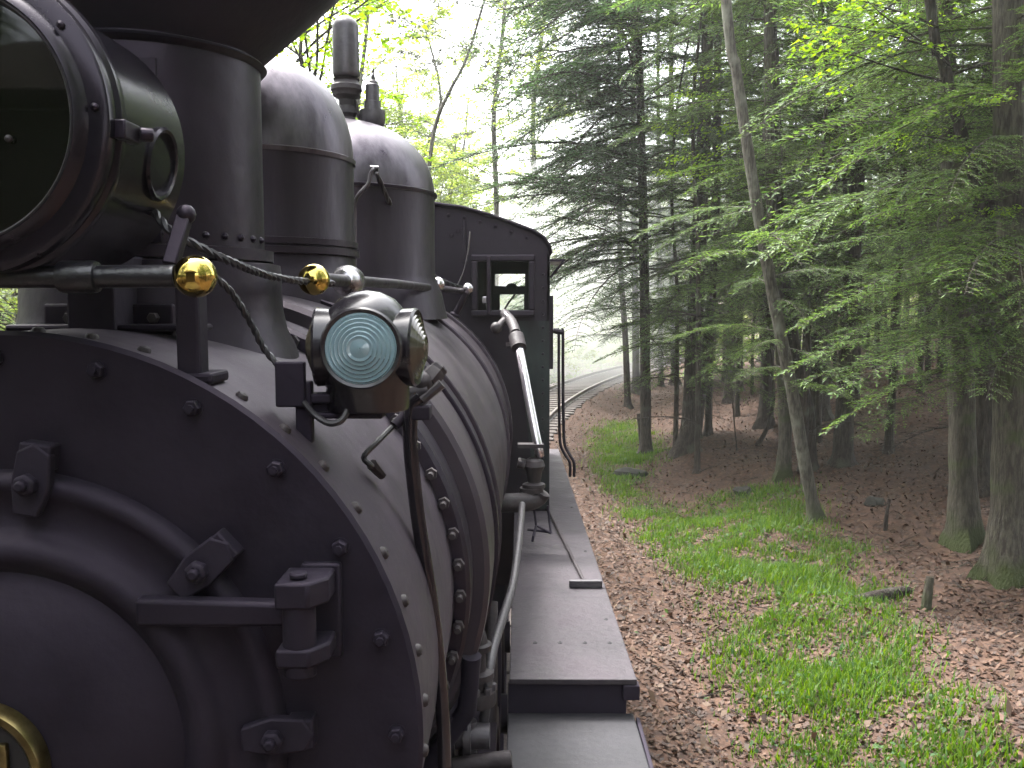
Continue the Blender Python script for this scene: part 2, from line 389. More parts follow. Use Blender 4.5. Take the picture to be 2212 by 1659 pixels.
def rotm(az, pit, roll=0.):
    return np.array((Matrix.Rotation(az, 3, 'Z') @ Matrix.Rotation(-pit, 3, 'Y') @ Matrix.Rotation(roll, 3, 'X')))
def crown_mesh(name, items, leaf, wood):
    """items: (prototype, position, azimuth, pitch, roll, scale) joined into one crown mesh"""
    VL = []; VT = []; QT = []; off = 0
    for pr, p, az, pit, roll, s in items:
        M = rotm(az, pit, roll)*s
        if len(pr[0]): VL.append(pr[0] @ M.T + p)
        VT.append(pr[2] @ M.T + p); QT.append(pr[3] + off); off += len(pr[2])
    VT = np.concatenate(VT); QT = np.concatenate(QT)
    VL = np.concatenate(VL) if VL else np.zeros((0, 3))
    V = np.concatenate([VT, VL]); Q = np.concatenate([QT, len(VT) + np.arange(len(VL)).reshape(-1, 4)])
    return mesh_np(name, V, Q, [wood, leaf], np.concatenate([np.zeros(len(QT)), np.ones(len(VL)//4)]))
def link(name, me, parent=None, loc=(0, 0, 0)):
    o = bpy.data.objects.new(name, me); C.objects.link(o); o.location = loc
    if parent: o.parent = parent
    return o
def trunk_mesh(pts, rs, m, flare=True, n=12, seed=0):
    """tapered trunk with root flare and gentle lumps"""
    pts = spline(pts, 6); k = len(pts); r = random.Random(seed)
    if not isinstance(rs, list): rs = [rs, rs*.4]
    rad = [rs[0] + (rs[1] - rs[0])*i/(k - 1) for i in range(k)]
    b = MB(); t = pts[0]
    if flare:
        d = (pts[1] - pts[0]).normalized(); q_ = max(.6, rs[0]/.16); hs3 = [.03*q_, .11*q_, .24*q_, .45*q_]
        keep = [i for i, p in enumerate(pts) if (p - pts[0]).dot(d) > hs3[-1] + .08]
        pts, rad = [pts[0] - Vector((0, 0, .25))] + [pts[0] + d*h for h in hs3] + [pts[i] for i in keep], [rs[0]*2.1, rs[0]*1.6, rs[0]*1.32, rs[0]*1.13, rs[0]*1.03] + [rad[i] for i in keep]
    b.tube(pts, rad, n)
    V = [Vector(v) for v in b.v]
    ph = [r.uniform(0, 6) for _ in range(4)]
    for i in range(len(pts)):
        for j in range(n):
            a = 2*math.pi*j/n; amp = (.3 if flare and i < 2 else .22 if flare and i == 2 else .12 if flare and i == 3 else .05)
            f = 1 + amp*(.6*math.sin(3*a + ph[0]) + .4*math.sin(5*a + ph[1])) + .03*math.sin(i*1.3 + ph[2])
            V[i*n + j] = pts[i] + (V[i*n + j] - pts[i])*f
    b.v = [tuple(v) for v in V]
    return b

# ------------------------------------------------------------------ the locomotive
loco = empty('steam_locomotive', (LX, 4, 0))
tag(loco, 'black steam locomotive with brass trim, tall stack and domes, seen from its smokebox end', 'locomotive')
def part(name, b, m, parent=loco, smooth=40, bevel=0, mats=None):
    o = b.build(name, MATS[m] if m else None, parent, smooth, bevel, [MATS[q] for q in mats] if mats else None)
    if parent is loco: o.matrix_parent_inverse = Matrix.Translation((-LX, -4, 0))
    return o
def again(src, parent, M):
    """another one of a part, moved by M"""
    o = src.copy(); C.objects.link(o); o.parent = parent
    o.matrix_parent_inverse = src.matrix_parent_inverse.copy(); o.matrix_basis = M
    return o
Yax = (0, 1, 0); A = Vector((LX, 0, LZ))
def ax(y): return Vector((LX, y, LZ))
def spin(deg): return Matrix.Translation(A) @ Matrix.Rotation(R(deg), 4, 'Y') @ Matrix.Translation(-A)
def onax(ang, rad, y): return Vector((LX + rad*math.cos(R(ang)), y, LZ + rad*math.sin(R(ang))))

SR = .725
sb = MB().lathe([(SR - .025, 1.605), (SR, 1.603), (SR, 2.52), (.5, 2.53)], (LX, 0, LZ), Yax, 96)
smokebox = part('smokebox', sb, 'graphite', smooth=30)
bolt = part('rivet', MB().lathe([(.0125, -.004), (.0125, .003), (.009, .008), (0.0005, .01)], onax(0, SR, 1.665), (1, 0, 0), 10), 'rust_steel', smokebox)
for i in range(-5, 28):
    a = 3.1 + 7.66*i
    if abs(a - 3.1) > .01: again(bolt, smokebox, spin(-a))
bolt.matrix_basis = spin(-3.1)
# joint ring behind the smokebox, with its nuts
part('flange_ring', MB().lathe([(SR + .001, 2.44), (.757, 2.445), (.768, 2.46), (.768, 2.6), (.75, 2.61), (.6, 2.612)], (LX, 0, LZ), Yax, 96), 'black_paint', smokebox, 30)
nb = MB().cyl(onax(0, .742, 2.385), onax(0, .742, 2.45), .0085, 8); nb.hexn(onax(0, .742, 2.412), (0, 1, 0), .0165, .024)
nut = part('flange_nut', nb, 'rust_steel', smokebox, 30)
for i in range(1, 26): again(nut, smokebox, spin(40 - 6.6*i))
nut.matrix_basis = spin(40)

# ring plate on the front, bolted all round
fr = part('smokebox_front', MB().lathe([(SR - .002, 1.612), (SR + .004, 1.606), (SR - .004, 1.598), (.40, 1.598)], (LX, 0, LZ), Yax, 96), 'matte_black', smooth=30)
bb = MB(); p0 = onax(0, .682, 1.6); bb.lathe([(.017, 0), (.017, .004)], p0, (0, -1, 0), 16, cap=True); bb.hexn(p0 + Vector((0, -.004, 0)), (0, -1, 0), .0145, .014); bb.cyl(p0 + Vector((0, -.018, 0)), p0 + Vector((0, -.026, 0)), .007, 8)
fbolt = part('bolt', bb, 'matte_black', fr, 30)
for i in range(-3, 14):
    if i: again(fbolt, fr, spin(-(.7 + 15*i)))
fbolt.matrix_basis = spin(-.7)
# round door: bevelled rim, raised ring, dished centre
door = part('smokebox_door', MB().lathe([(.487, 1.6), (.484, 1.585), (.474, 1.572), (.462, 1.568), (.45, 1.571), (.443, 1.579), (.39, 1.577), (.378, 1.562), (.368, 1.548),
        (.352, 1.540), (.336, 1.543), (.322, 1.556), (.312, 1.563), (.30, 1.556), (.26, 1.531), (.2, 1.508), (.12, 1.49), (.001, 1.485)], (LX, 0, LZ), Yax, 96), 'matte_black', smooth=60)
# dog clamps
db = MB(); c = onax(0, .485, 1.575); K = .8
db.prism([(-.085, -.026), (-.02, -.042), (.05, -.036), (.072, 0), (.05, .036), (-.02, .042), (-.085, .026)], 0, .022, lambda a, b, d: (c.x + a*K, c.y + .004 - d - (.010 if a < -.02 else 0), c.z + b*K))
db.prism([(.01, -.034), (.07, -.034), (.07, .034), (.01, .034)], 0, .04, lambda a, b, d: (c.x + a*K, c.y + .025 - d, c.z + b*K))
db.cyl(c + Vector((-.012, -.018, 0)), c + Vector((-.012, -.056, 0)), .01, 10); db.hexn(c + Vector((-.012, -.022, 0)), (0, -1, 0), .02, .022)
dog = part('dog_clamp', db, 'rust_steel', door, 30, .004); dog.data.materials[0] = MATS['matte_black']
for k in range(1, 5): again(dog, door, spin(-(2.3 + 40*k)))
again(dog, door, spin(-(2.3 - 40))); dog.matrix_basis = spin(-2.3)
# hinge with its strap
def fpt(px, py, y): return P(px, py, y)
hx = P(652, 1330, 1.52); s0 = P(318, 1345, 1.535); s1 = P(640, 1340, 1.52)
hb = MB().prism([(s0.x - .02, .024), (s1.x, .021), (s1.x, -.021), (s0.x - .02, -.026)], 0, .035, lambda a, b, d: (a, 1.518 + d + (.012 if a < s1.x else 0), hx.z + b))
part('hinge_strap', hb, 'matte_black', door, 30, .008)
hg = MB(); hp = [(-.036, -.04), (.02, -.04), (.046, .0), (.046, .06), (-.036, .06)]
hg.prism(hp, 0, .045, lambda a, b, d: (hx.x + a, 1.52 + b, hx.z + .022 + d))
hg.prism(hp, 0, .032, lambda a, b, d: (hx.x + a, 1.52 + b, hx.z - .078 + d))
hg.cyl((hx.x - .002, 1.51, hx.z - .1), (hx.x - .002, 1.51, hx.z + .05), .028, 16)
hg.box((hx.x + .02, 1.588, hx.z - .012), (.07, .02, .17))
hinge = part('hinge', hg, 'matte_black', door, 30, .005)
part('hinge_pin', MB().cyl((hx.x - .002, 1.51, hx.z + .0675), (hx.x - .002, 1.51, hx.z + .078), .015, 12), 'matte_black', door, 30, .003)
# brass number plate in the middle of the door
npl = part('number_plate', MB().lathe([(.117, 1.485), (.117, 1.462), (.113, 1.453), (.103, 1.451), (.097, 1.456), (.094, 1.466)], (LX, 0, LZ), Yax, 64), 'old_brass', smooth=40)
part('plate_field', MB().lathe([(.096, 1.466), (.001, 1.466)], (LX, 0, LZ), Yax, 48), 'dark_inside', npl)
dg = MB()
for (x, z, sx, sz) in ((.042, .01, .014, .09), (.018, .056, .06, .014), (.018, .0, .06, .013), (-.03, .01, .014, .09)): dg.box((LX + x + .01, 1.461, LZ + z - .01), (sx, .012, sz))
part('raised_numeral', dg, 'old_brass', npl, 0, .003)

# boiler barrel with bands
boiler = part('boiler', MB().lathe([(.6, 2.615), (.80, 2.62), (.815, 2.635), (.818, 2.66), (.835, 4.6), (.84, 6.1)], (LX, 0, LZ), Yax, 96), 'jacket', smooth=30)
for y, r_, w_, m_ in ((2.98, .824, .075, 'black_paint'), (3.16, .829, .02, 'jacket'), (4.78, .842, .02, 'jacket'), (4.83, .842, .012, 'black_paint'), (5.55, .847, .055, 'jacket')):
    part('boiler_band', MB().lathe([(r_ - .02, y - w_/2 - .001), (r_ + .006, y - w_/2), (r_ + .01, y - w_/2 + .004), (r_ + .01, y + w_/2 - .004), (r_ + .006, y + w_/2), (r_ - .02, y + w_/2 + .001)], (LX, 0, LZ), Yax, 96), m_, boiler, 40)

# smokestack: base saddle, barrel, neck ring, flaring cap
SY = 2.3; sr = .262; sz = lambda py: P(555, py, SY).z
zb = LZ + .70
stack = part('smokestack', MB().lathe([(sr, zb + .17), (sr, sz(128))], (LX, SY, 0), n=72), 'black_paint', smooth=30)
part('base_saddle', MB().lathe([(.36, zb - .12), (.335, zb - .03), (.315, zb + .01), (.305, zb + .06), (.302, zb + .155), (.30, zb + .17), (sr + .004, zb + .175)], (LX, SY, 0), n=72), 'black_paint', stack, 50)
part('base_flange', MB().lathe([(sr + .002, zb + .176), (sr + .022, zb + .178), (sr + .022, zb + .205), (sr + .002, zb + .207)], (LX, SY, 0), n=72), 'black_paint', stack)
part('neck_ring', MB().lathe([(sr + .001, sz(150)), (sr + .01, sz(146)), (sr + .016, sz(140)), (sr + .01, sz(134)), (sr + .001, sz(130))], (LX, SY, 0), n=72), 'black_paint', stack, 60)
zt = sz(128); part('cap_cone', MB().lathe([(sr, zt), (sr + .012, zt + .012), (sr + .165, zt + .155), (sr + .33, zt + .32), (sr + .34, zt + .36), (sr + .3, zt + .42), (sr - .05, zt + .7), (sr - .07, zt + .7)], (LX, SY, 0), n=72), 'dark_inside', stack, 50).data.materials[0] = MATS['matte_black']
part('seam_strip', MB().prism([(-.022, zb + .21), (.022, zb + .21), (.022, zt - .06), (-.022, zt - .06)], 0, .01, lambda a, b, d: (LX + .09 + a, SY - math.sqrt(sr*sr - .09**2) - d + .006, b)), 'black_paint', stack, 0)
rv = part('stack_rivet', MB().ball((LX + sr, SY, zb + .23), .009, 8), 'black_paint', stack)
for i in range(1, 16): again(rv, stack, Matrix.Translation((LX, SY, 0)) @ Matrix.Rotation(R(-11*i), 4, 'Z') @ Matrix.Translation((-LX, -SY, 0)))
# plates at the saddle foot seen under the front rail
sp = MB(); sp.box((LX + .02, 1.99, LZ + .73), (.28, .02, .09)); sp.box((LX + .04, 1.95, LZ + .725), (.4, .1, .014))
part('foot_plate', sp, 'black_paint', stack, 0, .006)
for x in (-.06, -.02, .12): part('foot_bolt', MB().hexn((LX + x, 1.98, LZ + .745), (0, -1, 0), .012, .016), 'rust_steel', stack, 30)

# sand dome and steam dome
def dome(name, Y, r_, ztop, zcap, parts, m_='dome_paint'):
    prof = [(r_, LZ + .84), (r_, zcap)]
    k = 14
    d = part(name, MB().lathe([(r_ + .06, LZ + .70), (r_ + .035, LZ + .82), (r_ + .012, LZ + .875), (r_, LZ + .91), (r_, zcap)], (LX, Y, 0), n=72), m_, smooth=50)
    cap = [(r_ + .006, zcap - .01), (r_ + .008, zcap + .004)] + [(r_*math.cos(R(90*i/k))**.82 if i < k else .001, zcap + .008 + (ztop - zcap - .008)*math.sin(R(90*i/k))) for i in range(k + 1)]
    part('dome_cap', MB().lathe(cap, (LX, Y, 0), n=72), 'cap_glare_paint', d, 50)
    return d
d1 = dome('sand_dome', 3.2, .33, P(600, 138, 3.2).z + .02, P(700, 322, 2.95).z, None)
for zz, rr in ((P(700, 520, 2.95).z, .333), (P(700, 540, 2.95).z, .338)): part('dome_band', MB().lathe([(rr - .01, zz - .012), (rr + .008, zz - .01), (rr + .008, zz + .01), (rr - .01, zz + .012)], (LX, 3.2, 0), n=72), 'dome_paint', d1)
YD = 4.6
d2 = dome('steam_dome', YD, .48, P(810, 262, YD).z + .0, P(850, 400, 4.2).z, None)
zc = P(850, 400, 4.2).z
part('dome_band', MB().lathe([(.478, zc - .01), (.492, zc - .006), (.494, zc + .006), (.48, zc + .012)], (LX, YD, 0), n=72), 'black_paint', d2)
pp = [P(812, 362, 4.08), P(806, 366, 4.05), P(800, 378, 4.05), P(795, 398, 4.05), P(775, 420, 4.06), P(766, 440, 4.08), P(766, 470, 4.1), P(767, 590, 4.12)]
part('dome_pipe', MB().tube(spline(pp), .0085, 8), 'grey_steel', d2)
part('pipe_fitting', MB().cyl(P(800, 363, 4.06), P(818, 364, 4.06), .012, 10), 'grey_steel', d2)

def rope(pts, r_, turns, strands=2):
    pts = spline(pts, 10); b = MB()
    L_ = [0]
    for i in range(1, len(pts)): L_.append(L_[-1] + (pts[i] - pts[i - 1]).length)
    n = max(20, int(turns*L_[-1]*8)); dense = []
    for k in range(n + 1):
        s = L_[-1]*k/n; i = min(len(pts) - 2, max(j for j in range(len(L_)) if L_[j] <= s + 1e-9)) if k < n else len(pts) - 2
        f = (s - L_[i])/max(1e-9, L_[i + 1] - L_[i]); dense.append(pts[i].lerp(pts[i + 1], f))
    for st_ in range(strands):
        q = []
        for k, p in enumerate(dense):
            t = (dense[min(k + 1, n)] - dense[max(k - 1, 0)]).normalized(); u = t.cross(Vector((.2, .1, 1))).normalized(); v = t.cross(u)
            a = 2*math.pi*(k/8 + st_/strands); q.append(p + (u*math.cos(a) + v*math.sin(a))*r_*.36)
        b.tube(q, r_*.7, 6)
    return b
part('bell_cord', rope([P(812, 372, 4.05), P(838, 430, 4.2), P(870, 500, 4.6), P(905, 560, 5.0), P(944, 600, 5.5), P(1000, 622, 5.9)], .012, 7), 'cable', loco)

# whistle and safety valves on the steam dome
def lathe_px(name, cx, rows, Y, m_, parent=loco, n=28):
    """rows of (pixel y, half width in pixels): a turned fitting"""
    x0 = P(cx, rows[0][0], Y).x; pr = []
    for py, hw in rows[::-1]:
        z = P(cx, py, Y).z; pr.append((max(.0008, P(cx + hw, py, Y).x - P(cx, py, Y).x), z))
    return part(name, MB().lathe(pr, (P(cx, rows[len(rows)//2][0], Y).x, Y, 0), n=n), m_, parent, 35)
wh = lathe_px('steam_whistle', 749, [(172, 29), (176, 26), (182, 28), (186, 33), (196, 34), (202, 30), (208, 30), (216, 17), (228, 17), (232, 20), (246, 22), (250, 19), (254, 17), (260, 22), (275, 26), (290, 26)], YD, 'rust_steel')
lathe_px('whistle_bell', 746, [(34, 1), (35, 8), (39, 16), (46, 23), (54, 27), (60, 28), (160, 28.5), (166, 27), (168, 25)], YD, 'grey_steel', wh)
part('whistle_lever', MB().tube([P(764, 212, YD), P(770, 228, YD), P(776, 256, YD), P(782, 275, YD)], .008, 6), 'rust_steel', wh)
for nm, cx, s, top in (('safety_valve', 805, 1., 150), ('safety_valve', 677, .86, 156)):
    f = lambda rows: [(top + (y - 150)*s, hw*s) for y, hw in rows]
    v = lathe_px(nm, cx, f([(180, 2), (181, 11), (184, 14.5), (219, 14.5), (220, 18), (238, 18.5), (239, 27), (262, 27), (272, 24), (280, 16), (296, 15), (299, 22), (318, 23), (330, 23)]), YD if s == 1 else YD + .05, 'rust_steel')
    v.data.materials[0] = MATS['grey_steel'] if s == 1 else MATS['rust_steel']
    lathe_px('valve_spindle', cx + 1, f([(148, 1), (152, 2.5), (160, 2), (164, 4), (172, 5), (177, 10), (181, 11)]), YD if s == 1 else YD + .05, 'rust_steel', v, 12)

# headlight
HX, HZ = -.879, EYE + .285
hd = part('headlight', MB().lathe([(.232, 1.475), (.236, 1.5), (.236, 1.80), (.222, 1.815), (.1, 1.82)], (HX, 0, HZ), Yax, 72), 'black_paint', smooth=40)
hd.data.materials[0] = MATS['gloss_black']
bz = part('headlight_bezel', MB().lathe([(.190, 1.462), (.193, 1.44), (.199, 1.432), (.206, 1.436), (.214, 1.45), (.236, 1.453), (.243, 1.458), (.246, 1.47), (.244, 1.482), (.25, 1.487), (.252, 1.5), (.247, 1.51), (.235, 1.512)], (HX, 0, HZ), Yax, 96), 'black_paint', hd, 40)
bz.data.materials[0] = MATS['gloss_black']
part('glass_ring', MB().lathe([(.1895, 1.45), (.191, 1.437), (.1945, 1.4325), (.198, 1.437), (.198, 1.446)], (HX, 0, HZ), Yax, 96), 'grey_steel', hd, 50)
part('headlight_lens', MB().lathe([(.191, 1.446), (.15, 1.441), (.08, 1.437), (.001, 1.436)], (HX, 0, HZ), Yax, 64), 'headlight_glass', hd, 60)
lb_ = MB().ball(P(20, 300, 1.434) - Vector((0, .002, 0)), .006, 14)
part('bulb', lb_, 'rust_steel', hd)
for an in (38, 4): part('bezel_screw', MB().lathe([(.006, 0), (.006, .006), (.001, .009)], (HX + .225*math.cos(R(an)), 1.452, HZ + .225*math.sin(R(an))), (0, -1, 0), 10), 'black_paint', hd)
lt = MB(); q = Vector((HX + .252*math.cos(R(-3)), 1.50, HZ + .252*math.sin(R(-3)))); lt.box(q, (.02, .06, .03)); lt.cyl(q + Vector((.012, .02, 0)), q + Vector((.03, .03, 0)), .012, 8)
part('bezel_latch', lt, 'black_paint', hd, 30, .003)
# number port on the side of the case
pa = -9; pn = Vector((math.cos(R(pa)), 0, math.sin(R(pa)))); pc = Vector((HX, 1.685, HZ)) + pn*.226
pr_ = part('side_port', MB().lathe([(.064, -.02), (.066, .012), (.062, .017), (.056, .015), (.054, .0)], pc, pn, 40), 'gloss_black', hd, 40)
part('port_glass', MB().lathe([(.056, .002), (.001, .006)], pc, pn, 32), 'dark_inside', hd)
bk = MB(); bk.box((HX, 1.93, HZ - .2), (.12, .2, .03)); bk.box((HX, 1.95, HZ - .3), (.1, .12, .17)); bk.box((HX, 2.0, HZ - .4), (.16, .1, .04))
part('headlight_bracket', bk, 'matte_black', hd, 0, .006)

# front rail across the smokebox with its brass ball
RY = 1.5; ra, rb_ = P(-260, 599, RY), P(380, 597, RY)
frl = part('front_rail', MB().cyl(ra, rb_, .0185, 20), 'grey_steel', smooth=40); frl.data.materials[0] = MATS['black_paint']
frl.data.materials[0] = mat('rail_black', (.01, .0095, .012), .28, bump=.2, bscale=80)
part('rail_sleeve', MB().lathe([(.019, -.001), (.0245, 0), (.026, .004), (.026, .056), (.0245, .06), (.019, .061)], P(131, 598, RY), (1, 0, 0), 24), 'grey_steel', frl).data.materials[0] = MATS['rail_black']
part('brass_ball', MB().ball(P(422, 597, RY), .0345, 40), 'brass', frl, 80)
ps = MB(); f = P(378, 690, 1.56)
ps.box((f.x, 1.64, f.z - .01), (.042, .05, .20)); ps.box((f.x, 1.66, f.z - .105), (.085, .1, .02))
part('rail_post', ps, 'matte_black', frl, 0, .006)
fb = MB(); p0, p1 = P(368, 575, 1.56), P(398, 470, 1.6); fb.tube([p0, p1], .017, 4); fb.ball(P(402, 463, 1.6), .017, 12)
part('flag_bracket', fb, 'grey_steel', frl, 30, .003).data.materials[0] = MATS['black_paint']

# long handrail on the boiler with brass ball and stanchions
hr_ = [P(678, 604, 2.2), P(752, 607, 2.75), P(850, 613, 3.5), P(945, 623, 4.8), P(1012, 630, 6.0)]
hrl = part('handrail', MB().tube(hr_, .018, 14), 'worn_chrome'); hrl.data.materials[0] = MATS['dome_paint']
part('brass_ball', MB().ball(P(678, 604, 2.19), .0375, 40), 'brass', hrl, 80)
kb = MB().lathe([(.019, -.06), (.03, -.055), (.033, -.045), (.043, -.03), (.047, 0), (.043, .03), (.033, .045), (.03, .055), (.019, .06)], P(752, 607, 2.75), (.15, 1, 0), 24)
part('rail_knob', kb, 'worn_chrome', hrl)
for (px, py, y_, fx, fy) in ((947, 618, 4.8, 918, 668), (1011, 627, 5.7, 984, 678)):
    b = MB(); a, e = P(px, py, y_), P(fx, fy, y_ + .02); e2 = a + (e - a)*1.08
    b.cyl(a, e2, .020, 12); b.lathe([(.034, 0), (.034, .012), (.02, .02)], e2, a - e2, 12)
    s = part('stanchion', b, 'black_paint', hrl); part('stanchion_knob', MB().ball(a + Vector((0, -.01, .01)), .036, 16), 'bright_steel', hrl, 80)

# twisted cables round the headlight and lamp
part('twisted_cable', rope([P(330, 455, 1.72), P(368, 498, 1.7), P(420, 528, 1.7), P(500, 566, 1.78), P(575, 594, 1.95), P(640, 606, 2.1), P(720, 612, 2.3)], .0085, 22), 'cable')
part('twisted_cable', rope([P(455, 590, 1.62), P(500, 632, 1.66), P(540, 695, 1.7), P(572, 755, 1.72), P(612, 800, 1.72)], .0068, 26), 'cable')
part('lamp_wire', MB().tube(spline([P(655, 868, 1.7), P(680, 896, 1.7), P(710, 914, 1.69), P(736, 909, 1.69), P(749, 888, 1.7), P(752, 860, 1.72)]), .0062, 8), 'cable')

# marker lamp on the smokebox shoulder
MX, MY, MZ = P(790, 745, 1.75).x, 1.77, P(790, 745, 1.75).z
ml = part('marker_lamp', MB().lathe([(a*.88, b*.92) for a, b in [(.001, .112), (.03, .108), (.06, .094), (.084, .070), (.097, .04), (.101, .0), (.1, -.06), (.094, -.082), (.09, -.088), (.09, -.132), (.086, -.136), (.001, -.137)]], (MX, MY, MZ), n=56), 'dome_paint', smooth=45)
ml.data.materials[0] = mat('lamp_black', (.006, .005, .0075), .24, col2=(.012, .01, .013), nscale=6, rvar=.06)
rings = [(.0735, -.004), (.0735, .006)]
for i in range(6):
    r0 = .072 - i*.0088
    rings += [(r0, .006 + i*.0034), (r0 - .0022, .0105 + i*.0034), (r0 - .0078, .0092 + i*.0034)]
rings += [(.019, .0265), (.01, .029), (.001, .030)]
def lens(dir_, dist, s, m_, name, back=True):
    d = Vector(dir_).normalized(); o_ = Vector((MX, MY, MZ - .005)) + d*dist
    part('lens_collar', MB().lathe([(.079*s, -.05), (.084*s, -.012), (.085*s, .004), (.081*s, .0085), (.0745*s, .006), (.0742*s, -.004)], o_, d, 56), 'worn_chrome', ml).data.materials[0] = MATS['lamp_black']
    part(name, MB().lathe([(a*s, b*s) for a, b in rings], o_, d, 64), m_, ml, 25)
    if back: part('lens_reflector', MB().lathe([(.0735*s, -.003), (.05*s, -.018), (.001, -.028)], o_, d, 40), 'lens_back' if m_ == 'lens_glass' else 'rust_steel', ml)
lens((.04, -1, .02), .092, .88, 'lens_glass', 'front_lens')
lens((1, -.1, 0), .09, .88, 'amber_glass', 'side_lens')
lens((-1, -.1, 0), .09, .88, 'amber_glass', 'side_lens')
lb2 = MB(); f = P(628, 830, 1.72); lb2.box((f.x, 1.72, f.z), (.055, .02, .085)); lb2.box((f.x + .022, 1.735, f.z - .07), (.03, .03, .15))
lb2.box((f.x - .002, 1.75, f.z - .105), (.05, .08, .014)); lb2.box((f.x + .055, 1.75, f.z - .028), (.1, .05, .018)); lb2.box((f.x + .09, 1.75, f.z - .06), (.16, .05, .012))
part('lamp_bracket', lb2, 'matte_black', ml, 0, .004)
jb = MB().box(P(760, 875, 1.79), (.19, .1, .02)); part('lamp_foot', jb, 'matte_black', ml, 0, .004)

# pipe, valve and lever at the lamp
pl = [P(908, 858, 1.93), P(893, 872, 1.93), P(887, 900, 1.93), P(886, 960, 1.93), P(893, 1035, 1.94), P(903, 1120, 1.95), P(918, 1215, 1.96), P(934, 1320, 1.97), P(948, 1440, 1.98), P(957, 1560, 1.98), P(960, 1700, 1.98), P(955, 1850, 2.0)]
sp_ = part('steam_pipe', MB().tube(spline(pl), .0155, 18), 'bright_steel', smooth=60)
sp_.data.materials[0] = mat('polished_pipe', (.006, .005, .007), .14, col2=(.012, .011, .013), nscale=4, rvar=.05, spec=.5, tint=(.95, .88, 1))
vb = MB(); vb.cyl(P(876, 852, 1.96), P(925, 846, 1.96), .016, 12); vb.ball(P(912, 826, 1.97), .024, 14); vb.cyl(P(905, 850, 1.96), P(944, 800, 2.0), .013, 12); vb.hexn(P(926, 822, 1.98), (.5, .3, .6), .023, .03); vb.hexn(P(940, 806, 2.0), (.5, .3, .6), .02, .02)
part('valve_body', vb, 'rust_steel', sp_, 30)
part('valve_lever', MB().tube([P(902, 874, 1.93), P(925, 855, 1.93), P(955, 829, 1.93)], [.011, .009, .011], 8), 'grey_steel', sp_)
lv = spline([P(880, 895, 1.95), P(850, 920, 1.93), P(815, 955, 1.88), P(790, 980, 1.86), P(787, 992, 1.86), P(800, 1004, 1.86), P(822, 1022, 1.9)], 5)
part('lever_rod', MB().tube(lv, .006, 8), 'cable', sp_); part('rod_handle', MB().tube([P(880, 893, 1.95), P(852, 920, 1.93)], .0115, 10), 'matte_black', sp_)
part('rod_foot', MB().tube([P(803, 1003, 1.87), P(826, 1028, 1.9)], [.012, .009], 8), 'rust_steel', sp_)
lm = P(905, 890, 1.94); part('pipe_clamp', MB().box(lm, (.05, .05, .03)), 'matte_black', sp_, 0, .004)

# running board, step plate under it, pipes in the gap
BZ = EYE - 1.361; n0, n1 = 3.26, 8.6
bx0, bx1, fx1 = -.039, .425, .40
rbd = part('running_board', MB().prism([(bx0, n0), (bx1, n0), (fx1, 5.2), (.36, n1), (bx0, n1)], 0, .022, lambda a, b, d: (a, b, BZ - d)), 'board_paint', smooth=0, bevel=.004)
eb = MB(); eb.box((bx1 - .012, 3.9, BZ - .06), (.012, 1.2, .07)); eb.box(((bx0 + bx1)/2 - .02, n0 + .03, BZ - .085), (bx1 - bx0 - .03, .02, .125)); eb.box((bx1 - .02, n0 + .02, BZ - .05), (.06, .05, .055))
part('board_edge', eb, 'matte_black', rbd, 0, .004)
cl = MB()
for i in range(4): cl.lathe([(.01, 0), (.01, .003), (.004, .006)], (.06 + i*.1, 3.62, BZ - .001), (0, 0, 1), 10)
for i in range(3): cl.lathe([(.01, 0), (.01, .003), (.004, .006)], (.37 - .012*i, 3.9 + i*1.1, BZ - .001), (0, 0, 1), 10)
part('board_screws', cl, 'plate_paint', rbd)
stp = part('step_plate', MB().prism([(-.045, n0 + .02), (.415, n0 + .02), (.43, 2.0), (-.045, 2.0)], 0, .03, lambda a, b, d: (a, b, BZ - .135 - d)), 'plate_paint', smooth=0, bevel=.005)
part('plate_edge', MB().box((.428, 2.63, BZ - .19), (.014, 1.25, .1)), 'matte_black', stp, 0, .003)
lbd = part('running_board', MB().prism([(2*LX - bx0, n0), (2*LX - bx1, n0), (2*LX - fx1, n1), (2*LX - bx0, n1)], 0, .022, lambda a, b, d: (a, b, BZ - d)), 'board_paint', smooth=0)
hs_ = [P(1128, 1090, 4.6), P(1124, 1140, 4.2), P(1116, 1210, 3.8), P(1106, 1270, 3.5), P(1086, 1335, 3.2), P(1064, 1405, 2.95), P(1054, 1470, 2.85), P(1050, 1520, 2.85), P(1042, 1570, 2.85), P(1020, 1630, 2.85), P(1005, 1720, 2.85)]
part('rubber_hose', MB().tube(spline(hs_), .0165, 12), 'grey_steel').data.materials[0] = mat('hose_grey', (.026, .023, .026), .5, bump=.2, bscale=50)
vp = MB()
c = P(1030, 1420, 2.85)
vp.lathe([(.03, -.16), (.03, -.07), (.055, -.065), (.055, -.045), (.03, -.04), (.028, .02), (.045, .025), (.048, .045), (.035, .05), (.03, .075), (.02, .1), (.001, .105)], c, (0, 0, 1), 20)
vp.lathe([(.06, -.15), (.062, -.14), (.062, -.115), (.06, -.105)], c, (0, 0, 1), 20, cap=True)
drain = part('drain_valve', vp, 'rust_steel')
ring_ = MB()
for i in range(8):
    a = 2*math.pi*i/8; ring_.hexn(c + Vector((.052*math.cos(a), .052*math.sin(a), -.105)), (0, 0, 1), .013, .02)
part('flange_nuts', ring_, 'grey_steel', drain, 30)
